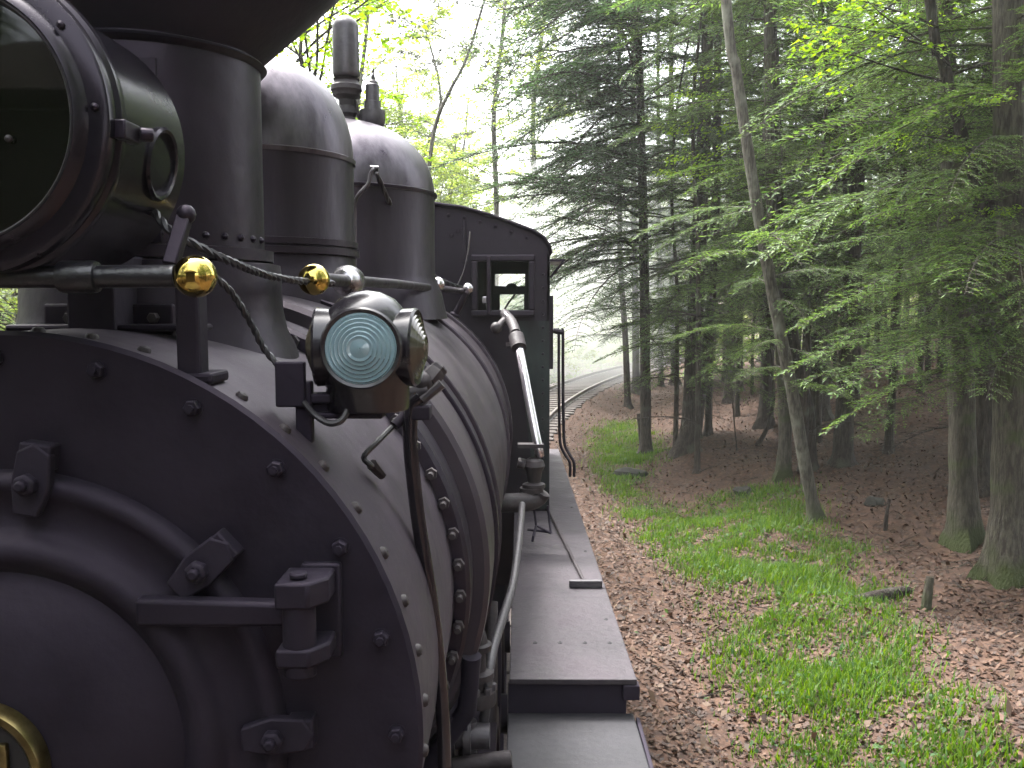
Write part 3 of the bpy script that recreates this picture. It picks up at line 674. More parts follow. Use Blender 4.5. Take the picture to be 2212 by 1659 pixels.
c2 = P(1010, 1590, 2.8); v2 = MB(); v2.cyl(c2 + Vector((-.12, 0, 0)), c2 + Vector((.07, 0, 0)), .04, 16); v2.lathe([(.06, -.012), (.06, .012)], c2, (1, 0, 0), 16, cap=True); v2.lathe([(.06, -.012), (.06, .012)], c2 + Vector((-.05, 0, 0)), (1, 0, 0), 16, cap=True); v2.cyl(c2 + Vector((0, 0, -.2)), c2 + Vector((0, 0, .05)), .03, 12)
part('drain_pipe', v2, 'grey_steel')
for a, b, r_ in ((P(980, 1655, 2.75), P(1105, 1640, 2.75), .028), (P(985, 1350, 3.3), P(980, 1700, 3.3), .02), (P(1062, 1300, 3.6), P(1060, 1560, 3.4), .025)): part('gap_pipe', MB().cyl(a, b, r_, 12), 'rust_steel')
bl = MB().tube([onax(-18, .80, 2.62), onax(-30, .86, 2.66), onax(-45, .88, 2.7)], .03, 10); bl.box(onax(-34, .84, 3.6), (.1, 1.9, .04))
part('boiler_bracket', bl, 'matte_black', boiler)

# injector pipe and check valve by the cab
ij = [P(1093, 682, 5.6), P(1106, 697, 5.5), P(1114, 720, 5.4), P(1121, 748, 5.3), P(1131, 800, 5.2), P(1146, 880, 5.1), P(1161, 958, 5.0), P(1166, 985, 5.0)]
inj = part('injector_pipe', MB().tube(spline(ij), .026, 16), 'bright_steel', smooth=60)
ib = MB(); ib.tube(spline([P(1090, 678, 5.66), P(1106, 697, 5.5), P(1114, 720, 5.38)]), .031, 12); ib.cyl(P(1115, 726, 5.35), P(1121, 752, 5.28), .045, 12); ib.hexn(P(1112, 738, 5.36), (.1, -.1, -1), .052, .03); ib.cyl(P(1075, 706, 5.5), P(1096, 684, 5.6), .02, 10); ib.ball(P(1072, 708, 5.5), .035, 12)
part('pipe_union', ib, 'rust_steel', inj, 35)
cb = MB(); cc = P(1148, 1010, 5.0)
cb.box(P(1146, 962, 5.0), (.14, .07, .02)); cb.cyl(P(1118, 1000, 5.0), P(1140, 1004, 5.0), .03, 12); cb.lathe([(.04, -.1), (.06, -.09), (.06, -.07), (.035, -.06), (.045, 0), (.06, .03), (.05, .06), (.03, .075)], cc + Vector((.015, 0, -.02)), (0, 0, 1), 18)
cb.lathe([(.065, 0), (.065, .022)], P(1148, 1062, 5.0), (0, 0, 1), 16, cap=True); cb.lathe([(.05, 0), (.05, .1)], P(1148, 1085, 5.0), (0, 0, 1), 16, cap=True)
part('check_valve', cb, 'rust_steel', inj, 30)
part('feed_pipe', MB().tube(spline([P(1068, 1088, 4.9), P(1100, 1086, 4.9), P(1135, 1084, 4.95), P(1160, 1076, 5.0), P(1170, 1062, 5.0)]), .052, 14), 'rust_steel', inj)
wr = MB()
for q in ([P(1152, 1090, 5.0), P(1158, 1135, 5.0), P(1182, 1148, 4.95), P(1190, 1152, 4.95)], [P(1183, 1092, 5.0), P(1186, 1120, 5.0), P(1190, 1152, 4.95)], [P(1158, 1135, 5.0), P(1152, 1160, 4.9), P(1150, 1170, 4.9)], [P(1140, 1144, 5.), P(1190, 1150, 4.95)]): wr.tube(q, .007, 6)
part('drip_wire', wr, 'matte_black', inj)
# cable up the lagging
part('conduit', MB().tube(spline([P(1015, 500, 5.95), P(1011, 540, 5.95), P(1003, 580, 5.95), P(992, 608, 5.95), P(984, 622, 5.95)]), .0055, 6), 'bright_steel')

# cab
CY0, CY1 = 6.0, 8.4
rl = [(-2.2, 0), (938, 444), (999, 452), (1058.6, 468.5), (1110, 487), (1150.6, 502), (1172, 516), (1183, 532), (1187, 548)]
rw = [P(a, b, CY0) for a, b in rl[1:]]; ztop = rw[0].z + .035
half = [(LX, ztop + .005), (LX + .15, ztop + .001)] + [(p.x, p.z) for p in rw]
CR = rw[-1].x + .004; half.append((CR, BZ + .002))
cab = part('cab', MB().prism([(CR - .02, CY0), (CR, CY0), (CR, CY1), (CR - .02, CY1)], BZ + .001, half[-2][1] - .5, lambda a, b, d: (a, b, d)), 'cab_paint', smooth=0)
def zroof(x):
    u = abs(x - LX) + LX
    for (a, za), (b, zb_) in zip(half[:-1], half[1:]):
        if a <= u <= b and b > a: return za + (zb_ - za)*(u - a)/(b - a)
    return half[-1][1]
wx0, wx1 = P(1020, 615, CY0).x, P(1155, 615, CY0).x; wz0, wz1 = P(1085, 683, CY0).z, P(1085, 552, CY0).z
def wall(y, holes):
    b = MB(); xs_ = sorted(set([h for h_ in holes for h in (h_[0], h_[1])] + [p[0] for p in half[:-1]] + [2*LX - p[0] for p in half[:-1]]))
    for a, c_ in zip(xs_[:-1], xs_[1:]):
        hs2 = sorted([h for h in holes if h[0] <= a + 1e-6 and h[1] >= c_ - 1e-6], key=lambda h: h[2]); z = BZ - .5
        for h in hs2:
            b.add([(a, y, z), (c_, y, z), (c_, y, h[2]), (a, y, h[2])], [(0, 1, 2, 3)]); z = h[3]
        b.add([(a, y, z), (c_, y, z), (c_, y, zroof(c_) - .003), (a, y, zroof(a) - .003)], [(0, 1, 2, 3)])
    return b
LW = (2*LX - wx1, 2*LX - wx0, wz0, wz1)
fw = part('front_wall', wall(CY0, [(wx0, wx1, wz0, wz1), LW]), 'stained_green', cab, 0); so_ = fw.modifiers.new('thick', 'SOLIDIFY'); so_.thickness = .02
fw.data.materials[0] = MATS['cab_paint']
def rect_px(a, b, c_, d, y): p, q = P(a, b, y), P(c_, d, y); return (p.x, q.x, q.z, p.z)
h1 = rect_px(1069, 592, 1134, 618, CY1); h2 = rect_px(1080, 636, 1132, 684, CY1)
rwall = part('rear_wall', wall(CY1, [h1, h2]), 'dark_inside', cab, 0)
part('rear_pane', MB().add([(h2[0], CY1 + .01, h2[2]), (h2[1], CY1 + .01, h2[2]), (h2[1], CY1 + .01, h2[3]), (h2[0], CY1 + .01, h2[3])], [(0, 1, 2, 3)]), 'window_glass', cab, 0)
sg = MB(); q = P(1105, 625, CY1 - .2); sg.lathe([(.05, 0), (.05, .03), (.03, .05), (.001, .055)], q, (0, 0, 1), 16); sg.box(q - Vector((0, 0, .02)), (.34, .04, .035)); sg.tube([P(1112, 636, CY1 - .3), P(1098, 655, CY1 - .3), P(1088, 672, CY1 - .3)], .009, 6)
part('backhead_fittings', sg, 'dark_inside', cab)
# roof sheet
rf = MB(); prof = [(2*LX - a, z) for a, z in half[1:-1]][::-1] + half[:-1]; k = len(prof)
rf.add([(a, y, z) for y in (CY0 - .05, CY1 + .5) for a, z in prof], [(i, i + 1, k + i + 1, k + i) for i in range(k - 1)])
rfo = part('roof', rf, 'cab_paint', cab, 50); so_ = rfo.modifiers.new('thick', 'SOLIDIFY'); so_.thickness = .02; so_.offset = 1
# sides: lower panels are the cab mesh; window posts and upper strip
sd_ = MB()
zlo, zhi = half[-2][1] - .5, half[-2][1] - .05
for sx in (1, -1):
    X = CR if sx == 1 else 2*LX - CR
    sd_.box((X - sx*.01, (CY0 + CY1)/2, (zhi + half[-2][1])/2 + .002), (.02, CY1 - CY0, half[-2][1] - zhi))
    for y in (CY0 + .15, 7.25, CY1 - .1): sd_.box((X - sx*.0102, y, (zlo + zhi)/2), (.02, .3 if y < 6.5 else .16, zhi - zlo - .002))
sd_.box((2*LX - CR + .01, (CY0 + CY1)/2, (BZ + zlo)/2), (.02, CY1 - CY0, zlo - BZ))
part('cab_side', sd_, 'cab_paint', cab, 0)
part('cab_floor', MB().box((LX, 7.2, BZ - .03), (2.1, 2.38, .04)), 'dark_inside', cab, 0)
# corner panel with its water stains, rivets down the edge
rvv = part('cab_rivet', MB().lathe([(.011, 0), (.009, .006), (.001, .009)], (CR - .045, CY0 - .0205, BZ + .1), (0, -1, 0), 8), 'cab_paint', cab)
zz = .085; n_ = 0
while BZ + .1 + zz < half[-2][1] - .05: again(rvv, cab, Matrix.Translation((0, 0, zz))); zz += .085
for i in range(1, 10): x = CR - .1*i - .05; again(rvv, cab, Matrix.Translation((x - (CR - .045), 0, zroof(x) - .05 - BZ - .1)))
st_ = MB().add([(wx1 + .02, CY0 - .0235, BZ + .02), (CR - .004, CY0 - .0235, BZ + .02), (CR - .004, CY0 - .0235, wz0 - .03), (wx1 - .1, CY0 - .0235, wz0 - .03), (wx1 - .1, CY0 - .0235, wz0 - .3)], [(0, 1, 2, 3, 4)])
part('corner_panel', st_, 'stained_green', cab, 0)
part('wall_strip', MB().box((P(1003, 520, CY0).x, CY0 - .028, P(1003, 520, CY0).z), (.022, .016, .26)), 'cab_paint', cab, 0, .003)
for px, py in ((975, 508), (990, 500)): part('wall_bolt', MB().hexn(P(px, py, CY0 - .02), (0, -1, 0), .014, .01), 'cab_paint', cab)
# front window: deep frame, mullion, panes
wf = MB(); t = .04; d = .1; yc = CY0 - d/2 - .012
wf.box(((wx0 + wx1)/2, yc, wz1 - t/2), (wx1 - wx0, d, t)); wf.box(((wx0 + wx1)/2, yc, wz0 + t/2), (wx1 - wx0, d, t))
wf.box((wx0 + t/2, yc, (wz0 + wz1)/2), (t, d, wz1 - wz0 - 2*t)); wf.box((wx1 - t/2, yc, (wz0 + wz1)/2), (t, d, wz1 - wz0 - 2*t))
wnd = part('window_frame', wf, 'cab_paint', cab, 0, .008)
mx_ = P(1057, 615, CY0).x; part('mullion', MB().box((mx_, yc - .01, (wz0 + wz1)/2), (.026, d, wz1 - wz0 - .02)), 'grey_steel', cab, 0, .005).data.materials[0] = MATS['dome_paint']
part('window_pane', MB().box(((wx0 + t + mx_ - .013)/2, CY0 - .03, (wz0 + wz1)/2), (mx_ - .013 - wx0 - t, .006, wz1 - wz0 - 2*t)), 'headlight_glass', cab, 0)
part('sash_catch', MB().box(P(1047, 648, CY0 - .09), (.03, .02, .045)), 'bright_steel', cab, 0, .005)
ww = MB()
for o_ in (0, 8): ww.tube([P(1108 + o_, 688, CY0 - .03), P(1106 + o_, 700, CY0 - .03), P(1100 + o_, 712, CY0 - .03)], .005, 5)
part('drip_tubes', ww, 'bright_steel', cab)
# awning arm and grab rails on the cab side
aw = MB(); aw.box((CR + .06, 6.9, P(1200, 572, 6.6).z + .03), (.13, .7, .015)); aw.tube([(CR + .11, 6.56, P(1200, 574, 6.6).z + .03), (CR + .02, 6.56, P(1200, 600, 6.6).z)], .01, 6)
part('awning', aw, 'cab_paint', cab, 0)
gp = lambda dx, y0: spline([P(1204 + dx, 712, y0), P(1207 + dx, 720, y0), P(1207 + dx, 800, y0), P(1208 + dx, 900, y0), P(1210 + dx, 955, y0), P(1218 + dx*1.1, 978, y0), P(1231 + dx*1., 1000, y0), P(1231 + dx, 1030, y0)], 4)
for dx in (0, 9):
    y0 = 6.9 if dx == 0 else 6.5
    part('grab_rail', MB().tube(gp(dx, y0), .011, 8), 'cab_paint', cab)
    part('rail_bracket', MB().cyl(P(1195, 714, y0), P(1207 + dx, 718, y0), .018, 8), 'cab_paint', cab)
part('side_ledge', MB().box((CR + .018, 7.3, P(1200, 640, 7).z - .25), (.03, 2., .5)), 'cab_paint', cab, 0, .005)

# running gear under the boards
part('main_frame', MB().box((LX - .5, 4.6, .95), (.1, 7.6, .5)).box((LX + .5, 4.6, .95), (.1, 7.6, .5)), 'matte_black', smooth=0)
cyb = MB()
for s in (1, -1):
    cyb.cyl((LX + s*1.0, 2.05, .95), (LX + s*1.0, 3.0, .95), .33, 32); cyb.lathe([(.35, 0), (.35, .04), (.3, .06), (.001, .07)], (LX + s*1.0, 2.05, .95), (0, -1, 0), 32)
    cyb.box((LX + s*1.1, 2.5, 1.32), (.44, .9, .2))
part('cylinder_block', cyb, 'matte_black', smooth=30)
part('ash_pan', MB().box((LX, 5.6, 1.35), (1.1, 3.6, .5)), 'matte_black', smooth=0)
whb = MB(); wc = Vector((LX + .74, 4.0, .55))
whb.lathe([(.47, -.06), (.55, -.06), (.55, .05), (.58, .06), (.58, .075), (.46, .07), (.47, -.06)], wc, (-1, 0, 0), 40); whb.lathe([(.11, -.09), (.11, .06)], wc, (-1, 0, 0), 16, cap=True)
for i in range(10): a = 2*math.pi*i/10; whb.tube([wc + Vector((0, math.cos(a)*.08, math.sin(a)*.08)), wc + Vector((0, math.cos(a)*.49, math.sin(a)*.49))], [.04, .03], 6)
wl = part('driving_wheel', whb, 'matte_black', smooth=35)
for y in (1.25, 2.5, 3.75): again(wl, loco, Matrix.Translation((0, y, 0)))
for y in (0, 1.25, 2.5, 3.75): again(wl, loco, Matrix.Translation((-1.48, y, 0)))
part('side_rod', MB().box((LX + .86, 5.8, .5), (.05, 4.0, .12)), 'grey_steel', smooth=0, bevel=.01)
part('pilot_beam', MB().box((LX, 1.75, 1.0), (2.3, .22, .3)), 'matte_black', smooth=0, bevel=.01)
part('smokebox_saddle', MB().box((LX, 2.3, 1.3), (.9, .7, .5)), 'matte_black', smooth=0)

# fire hoe lying on the running board
p0, p1 = P(1168, 1088, 4.55), P(1250, 1258, 4.0)
zt_ = BZ + .014
def onboard(px, py):
    d_ = FW*F + RT*(px - PX) + UP*(PY - py); k_ = (zt_ - EYE)/d_[2]; return Vector((d_[0]*k_, d_[1]*k_, zt_))
he = empty('fire_hoe', onboard(1262, 1262)); tag(he, 'long thin iron fire hoe with a flat cross head lying on the grey running board', 'fire hoe')
o0 = onboard(1262, 1262)
hw = MB(); e0, e1 = onboard(1238, 1264), onboard(1292, 1262); hw.tube([onboard(1261, 1254), onboard(1222, 1176), onboard(1183, 1098)], .009, 8)
ho = hw.build('handle', MATS['rust_steel'], he); ho.matrix_parent_inverse = Matrix.Translation(-o0)
hh = MB().box((e0 + e1)/2 + Vector((-.0, 0, .006)), ((e1 - e0).length*1.3, .03, .036)); ho = hh.build('hoe_head', MATS['grey_steel'], he, 0, .004); ho.matrix_parent_inverse = Matrix.Translation(-o0)

# ------------------------------------------------------------------ unseen coach, added behind the camera to shade the smokebox front
coach = empty('unseen_coach', (LX, -6, 0)); tag(coach, 'unseen dark coach added behind the camera to shade the locomotive front', 'unseen coach')
def cpart(name, b, m, bevel=0, smooth=0): o = b.build(name, MATS[m], coach, smooth, bevel); o.matrix_parent_inverse = Matrix.Translation((-LX, 6, 0)); return o
mat('coach_paint', (.02, .012, .01), .5, col2=(.03, .019, .016))
cw = MB(); cw.box((LX, -1.3, 2.5), (2.5, .08, 2.7)); cw.box((LX - 1.21, -6.7, 2.5), (.08, 10.7, 2.7)); cw.box((LX + 1.21, -6.7, 2.5), (.08, 10.7, 2.7))
cpart('body', cw, 'coach_paint', .01)
cr = MB(); pr = [(-1.5, 3.86), (-1.2, 4.02), (-.6, 4.16), (0, 4.2), (.6, 4.16), (1.2, 4.02), (1.5, 3.86), (1.5, 3.80), (-1.5, 3.80)]
cr.prism(pr, -12.2, -.55, lambda a, b, d: (LX + a, d, b)); cpart('roof', cr, 'coach_paint')
cpart('platform', MB().box((LX, -5.6, 1.12), (2.6, 13., .14)), 'sleeper_wood')
for s_ in (-1, 1): cpart('roof_post', MB().cyl((LX + s_*1.4, -.7, 1.19), (LX + s_*1.4, -.7, 3.8), .03, 10), 'coach_paint')

# ------------------------------------------------------------------ trees that the photograph shows one by one
rngT = random.Random(11)
def px_tree(name, label, cat, pix, wpx, boughs, leaf, wood, group=None, lean_y=0., extend=6., kinds=None, Y=None, seed=0, flare=True, top_r=.5, below=None):
    """trunk through photograph pixels at the distance where its foot meets the ground; boughs: (z, length scale, azimuth deg, pitch deg)"""
    foot = G(*pix[0]) if Y is None else P(pix[0][0], pix[0][1], Y)
    if below: foot = Vector((foot.x, foot.y, float(ground_h(foot.x, foot.y))))
    pts = [foot]
    for i, (a, b) in enumerate(pix[1:]):
        pts.append(P(a, b, foot.y + lean_y*(i + 1)))
    d = (pts[-1] - pts[-2]).normalized(); pts.append(pts[-1] + (d + Vector((0, 0, .6))).normalized()*extend)
    r0 = wpx/2/F*foot.y
    root = empty(name, foot); tag(root, label, cat, group)
    rel = [p - foot for p in pts]
    tb = trunk_mesh(rel, [r0, r0*top_r], wood, flare, 12, seed)
    t = tb.build('trunk', MATS[wood], root, 60)
    sp = spline(rel, 6); items = []
    def at(z):
        for a, b in zip(sp[:-1], sp[1:]):
            if a.z <= z <= b.z: return a.lerp(b, (z - a.z)/max(1e-6, b.z - a.z))
        return sp[-1] if z > 0 else sp[0]
    r = random.Random(seed + 5)
    for (z, s, az, pit) in boughs:
        pr = r.choice(kinds or HB); q = at(z)
        items.append((pr, np.array(q), R(az), R(pit), R(r.uniform(-14, 14)), s))
    if items: link('crown', crown_mesh('crown', items, MATS[leaf], MATS[wood]), root)
    return root
def ring(z0, z1, n, s0, s1, seed, az0=0, az1=360, pit=(-8, 14)):
    r = random.Random(seed); out = []
    for i in range(n):
        t = i/max(1, n - 1); out.append((z0 + (z1 - z0)*t + r.uniform(-.15, .15), (s0 + (s1 - s0)*t)*r.uniform(.75, 1.2), r.uniform(az0, az1), r.uniform(*pit)))
    return out
HBB = HB
# slim trees near the track, left of the wood
px_tree('hemlock_tree', 'slender dark hemlock beside the grassy bank with long boughs reaching over the track', 'hemlock tree', [(1396, 982), (1394, 800), (1392, 600), (1388, 400), (1383, 200), (1378, 0)], 25,
        ring(2.8, 12, 76, .8, 1.2, 1) + ring(4.2, 12, 76, 1.3, 1.5, 2, 110, 260, (-14, 26)), 'hemlock_needles_grey', 'hemlock_bark', seed=1, extend=5)
px_tree('hemlock_tree', 'pair-forming thick hemlock with a pale flared foot on the litter, left twin', 'hemlock tree', [(1482, 978), (1492, 900), (1498, 750), (1508, 560), (1516, 380), (1524, 200), (1530, 0)], 42,
        ring(1.6, 12, 74, .75, 1.1, 3) + ring(1.4, 3.6, 10, .6, .8, 103, 200, 330), 'hemlock_needles', 'hemlock_bark', seed=2)
px_tree('hemlock_tree', 'thinner hemlock close behind the thick pale footed one, right twin', 'hemlock tree', [(1502, 948), (1515, 850), (1532, 700), (1544, 520), (1550, 300), (1552, 0)], 24,
        ring(1.8, 11, 40, .65, 1.0, 4), 'hemlock_needles', 'hemlock_bark', seed=3)
for i, (x0, y0, x1, wd) in enumerate(((1356, 880, 1340, 15), (1374, 850, 1370, 17), (1428, 835, 1424, 12), (1458, 832, 1452, 18), (1600, 845, 1596, 12))):
    px_tree('hemlock_tree', ['thin dark stem nearest the far track curve', 'second thin stem from the far track curve, lit down its left edge', 'spindly stem in the gap right of the slender dark hemlock', 'slim straight trunk with a lit foot left of the thick twin trunks', 'spindly stem in the dusk right of the twin trunks'][i], 'hemlock tree',
            [(x0, y0), ((x0*2 + x1)/3, y0 - 150), (x1, y0 - 320), (x1 - 2, y0 - 560)], wd, ring(2.2, 13, 64, .9, 1.3, 30 + i), 'hemlock_needles_grey' if i < 2 else 'hemlock_needles', 'hemlock_bark', kinds=HBL, seed=30 + i, extend=7)
# leaning tree and its neighbours in the middle of the wood
px_tree('leaning_tree', 'slim tree leaning left with a pale lichened trunk on the grassy litter slope', 'leaning tree', [(1762, 1122), (1738, 1000), (1712, 850), (1682, 700), (1655, 560), (1634, 440), (1612, 300), (1590, 150), (1568, 0)], 28,
        ring(1.9, 4.6, 12, .55, .75, 5, 100, 330), 'hemlock_needles', 'pale_bark', seed=5, top_r=.75)
px_tree('moss_foot_tree', 'pale straight tree with a mossy yellow green flared foot beside the leaning trunk', 'tree', [(1690, 1032), (1696, 930), (1690, 800), (1680, 650), (1668, 480), (1662, 250), (1660, 0)], 30,
        ring(2.2, 10, 40, .6, .95, 6), 'hemlock_needles', 'mossy_bark', seed=6, top_r=.6)
px_tree('hemlock_tree', 'dark hemlock trunk standing right behind the leaning pale tree', 'hemlock tree', [(1748, 1012), (1746, 900), (1718, 760), (1695, 600), (1684, 480), (1678, 300), (1672, 100), (1668, 0)], 30,
        ring(1.6, 9, 46, .6, 1.0, 7), 'hemlock_needles', 'hemlock_bark', seed=7)
px_tree('hemlock_tree', 'broad brown hemlock trunk between the leaning tree and the dark right trees', 'hemlock tree', [(1768, 905), (1768, 820), (1770, 700), (1782, 560), (1795, 380), (1800, 200)], 46,
        ring(2.6, 11, 52, .75, 1.15, 8), 'hemlock_needles', 'hemlock_bark', seed=8)
px_tree('hemlock_tree', 'thin dark sapling trunk standing in the shade right of the broad brown trunk', 'hemlock tree', [(1850, 880), (1846, 760), (1838, 620), (1828, 480)], 16,
        ring(1.4, 8, 30, .6, .9, 9), 'hemlock_needles', 'hemlock_bark', kinds=HB, seed=9, extend=5)
# the big ones at the right edge
px_tree('hemlock_tree', 'stout dark trunk with a mossy base, second from the right edge', 'hemlock tree', [(2084, 1172), (2080, 1050), (2078, 900), (2072, 740), (2066, 560), (2056, 360), (2046, 160), (2040, 0)], 62,
        ring(2.9, 3.8, 8, .5, .7, 10, 150, 260) + ring(3.5, 8, 40, .7, 1.0, 11) + ring(3.4, 7, 12, .6, .8, 113, 200, 330), 'hemlock_needles', 'mossy_bark', seed=10, top_r=.55)
px_tree('hemlock_tree', 'wide lit trunk at the right edge of the wood with boughs sweeping low', 'hemlock tree', [(2178, 1246), (2182, 1100), (2186, 900), (2192, 740), (2190, 500), (2180, 200)], 84,
        [(2.45, .8, 172, 4), (2.3, .74, 196, 2), (2.6, .8, 214, 4), (2.65, .8, 158, 6), (2.2, .6, 184, -2), (2.5, .7, 238, 2), (3.05, .74, 178, 2), (2.9, .68, 205, -2), (3.2, .76, 160, 4), (3.4, .75, 190, 6), (2.75, .5, 225, -4), (3.0, .6, 150, 0), (3.2, .6, 240, 0), (3.6, .8, 230, 6), (3.7, .8, 170, 8)] + ring(3.7, 7.5, 28, .7, 1.0, 12) + ring(3.6, 7.5, 22, .6, .9, 112, 195, 330), 'hemlock_needles', 'mossy_bark', seed=12, top_r=.7)
px_tree('maple_tree', 'thin bent maple with bright yellow green leaves before the dark right trunks', 'maple tree', [(2190, 1010), (2168, 700), (2135, 480), (2098, 360), (2062, 230), (2030, 100), (2008, 0)], 26,
        [(5.35, .55, 190, 2), (5.5, .55, 215, 4), (5.7, .5, 175, 0), (5.9, .5, 205, -4), (4.7, .34, 200, -10), (4.5, .34, 230, -6), (4.3, .32, 330, -10), (4.0, .3, 250, -15), (3.7, .3, 300, -14), (3.4, .28, 270, -10), (5.0, .35, 260, -10)], 'maple_leaves', 'hemlock_bark', kinds=LB, seed=14, flare=False, top_r=.8, Y=10.2, below=True)
px_tree('maple_tree', 'maple sapling with bright leaf sprays hanging beside the leaning trunk top', 'maple tree', [(1696, 960), (1690, 800), (1680, 640), (1668, 480), (1664, 250), (1662, 0)], 10,
        [(5.3, .62, 175, -8), (5.7, .6, 190, -12), (6.2, .6, 170, -10), (6.6, .55, 185, -4), (6.0, .55, 10, -8), (5.2, .4, 5, -8), (6.6, .6, 20, 0), (7, .6, 160, 0)], 'maple_leaves', 'hemlock_bark', kinds=LB, seed=15, flare=False, Y=17, below=True)

px_tree('broadleaf_tree', 'forked broadleaf tree with dark leaf clumps against the white sky right of the whistle', 'broadleaf tree', [(915, 700), (920, 480), (928, 350), (944, 260), (975, 190), (1010, 120)], 11,
        [(9.2, .6, 10, 16), (9.7, .62, 140, 12), (10.1, .6, 60, 16), (10.5, .65, 200, 10), (10.9, .65, 330, 10), (11.3, .6, 90, 20), (9.9, .6, 270, 4), (11.6, .65, 180, 4), (12.1, .7, 20, 0), (12.5, .7, 250, 0), (8.0, .35, 0, 10)], 'dark_leaves', 'pale_bark', kinds=LBD, seed=51, flare=False, Y=26, below=True, extend=2.)
for i, (px_, Y_, lab) in enumerate(((770, 30, 'pale airy tree rising behind the whistle and safety valve'), (1065, 34, 'pale airy tree straight above the middle of the cab roof'), (1150, 42, 'pale airy tree above the right shoulder of the cab roof'))):
    px_tree('broadleaf_tree', lab, 'broadleaf tree', [(px_, 720), (px_ + 8, 480), (px_ + 2, 250), (px_ + 22, 60)], 13, ring(4, 8, 10, .6, .8, 150 + i, 0, 360, (0, 35)) + ring(8, 17, 17, .95, .8, 160 + i, 0, 360, (0, 35)), 'pale_leaves', 'pale_bark', kinds=LBD, seed=53 + i, flare=False, Y=Y_, below=True, extend=4.)
px_tree('broadleaf_tree', 'thin broadleaf tree with bright open branches left of the whistle', 'broadleaf tree', [(690, 700), (680, 400), (668, 220), (650, 120), (655, 20)], 12,
        ring(4.6, 9, 34, .6, .95, 52, 0, 360, (5, 40)), 'maple_leaves', 'hemlock_bark', kinds=LB, seed=52, flare=False, Y=14, below=True, extend=2.5)

# ------------------------------------------------------------------ the rest of the wood, copies of a few trees
def make_hemlock(seed, H, n, z0, s0, s1, r0, kinds=None):
    r = random.Random(seed)
    pts = [Vector((0, 0, 0))] + [Vector((r.gauss(0, .04)*k, r.gauss(0, .04)*k, H*k/5)) for k in range(1, 6)]
    root = empty('hemlock_tree', (0, 0, -50))
    trunk_mesh(pts, [r0, r0*.25], None, True, 9, seed).build('trunk', MATS['hemlock_bark'], root, 60)
    items = []; sp = spline(pts, 6)
    for i in range(n):
        t = i/n; z = z0 + (H - z0)*t**1.15; q = min(sp, key=lambda p: abs(p.z - z))
        items.append((r.choice(kinds or HBL), np.array(q), r.uniform(0, 2*math.pi), R(r.uniform(-6, 14)), R(r.uniform(-14, 14)), (s0 + (s1 - s0)*t)*r.uniform(.7, 1.15)))
    for i in range(8): items.append((r.choice(HBARE), np.array(min(sp, key=lambda p: abs(p.z - r.uniform(.8, z0 + 1)))), r.uniform(0, 6.28), R(r.uniform(-5, 15)), 0, r.uniform(.6, 1.1)))
    link('crown', crown_mesh('crown', items, MATS['hemlock_needles'], MATS['hemlock_bark']), root)
    return root
def make_leafy(seed, H, n, z0, s0, s1, r0, leaf='pale_leaves', wood='pale_bark'):
    r = random.Random(seed)
    pts = [Vector((0, 0, 0))] + [Vector((r.gauss(0, .09)*k, r.gauss(0, .09)*k, H*k/5)) for k in range(1, 6)]
    root = empty('broadleaf_tree', (0, 0, -50))
    trunk_mesh(pts, [r0, r0*.25], None, True, 9, seed).build('trunk', MATS[wood], root, 60)
    items = []; sp = spline(pts, 6)
    for i in range(n):
        t = i/n; z = z0 + (H - z0)*t; q = min(sp, key=lambda p: abs(p.z - z))
        items.append((r.choice(LBD), np.array(q), r.uniform(0, 2*math.pi), R(r.uniform(0, 42)), R(r.uniform(-20, 20)), (s0 + (s1 - s0)*t)*r.uniform(.7, 1.25)))
    link('crown', crown_mesh('crown', items, MATS[leaf], MATS[wood]), root)
    return root
def copy_tree(src, loc, rz, s):
    o = src.copy(); C.objects.link(o); o.location = loc; o.rotation_euler = (0, 0, rz); o.scale = (s, s, s)
    for ch in src.children_recursive if False else [c for c in bpy.data.objects if c.parent is src]:
        c = ch.copy(); C.objects.link(c); c.parent = o
    return o
HT = [make_hemlock(100 + i, 14 + i, 100, 3.0 + .6*(i % 3), 1.3, .4, .16 + .02*(i % 3)) for i in range(4)]
YT = [make_hemlock(140 + i, 11 + i, 34, 3.2, .75, .3, .07) for i in range(3)]
LT = [make_leafy(200 + i, 13 + 1.5*i, 46, 3.0, 1.15, .6, .14) for i in range(3)]
ST = [make_leafy(220 + i, 4.2 + i, 26, .4, .75, .4, .05) for i in range(3)]
def place(protos, x, y, s, label, cat, group, used=set()):
    src = rngT.choice(protos); rz = rngT.uniform(0, 6.28); loc = (x, y, float(ground_h(x, y)) - .03)
    if src.name not in used: used.add(src.name); o = src; o.location = loc; o.rotation_euler = (0, 0, rz); o.scale = (s, s, s)
    else: o = copy_tree(src, loc, rz, s)
    tag(o, label, cat, group); return o
def uofs(x, y): return x - track_x(min(y, 75))
spots = []
def free(x, y, d): return all((x - a)**2 + (y - b)**2 > d*d for a, b in spots)
def scatter(n, xr, yr, dmin, ok, protos, label, cat, group, sr_=(.8, 1.25)):
    k = 0; tries = 0
    while k < n and tries < 6000:
        tries += 1; x, y = rngT.uniform(*xr), rngT.uniform(*yr)
        if not ok(x, y) or not free(x, y, dmin): continue
        spots.append((x, y)); place(protos, x, y, rngT.uniform(*sr_), label, cat, group); k += 1

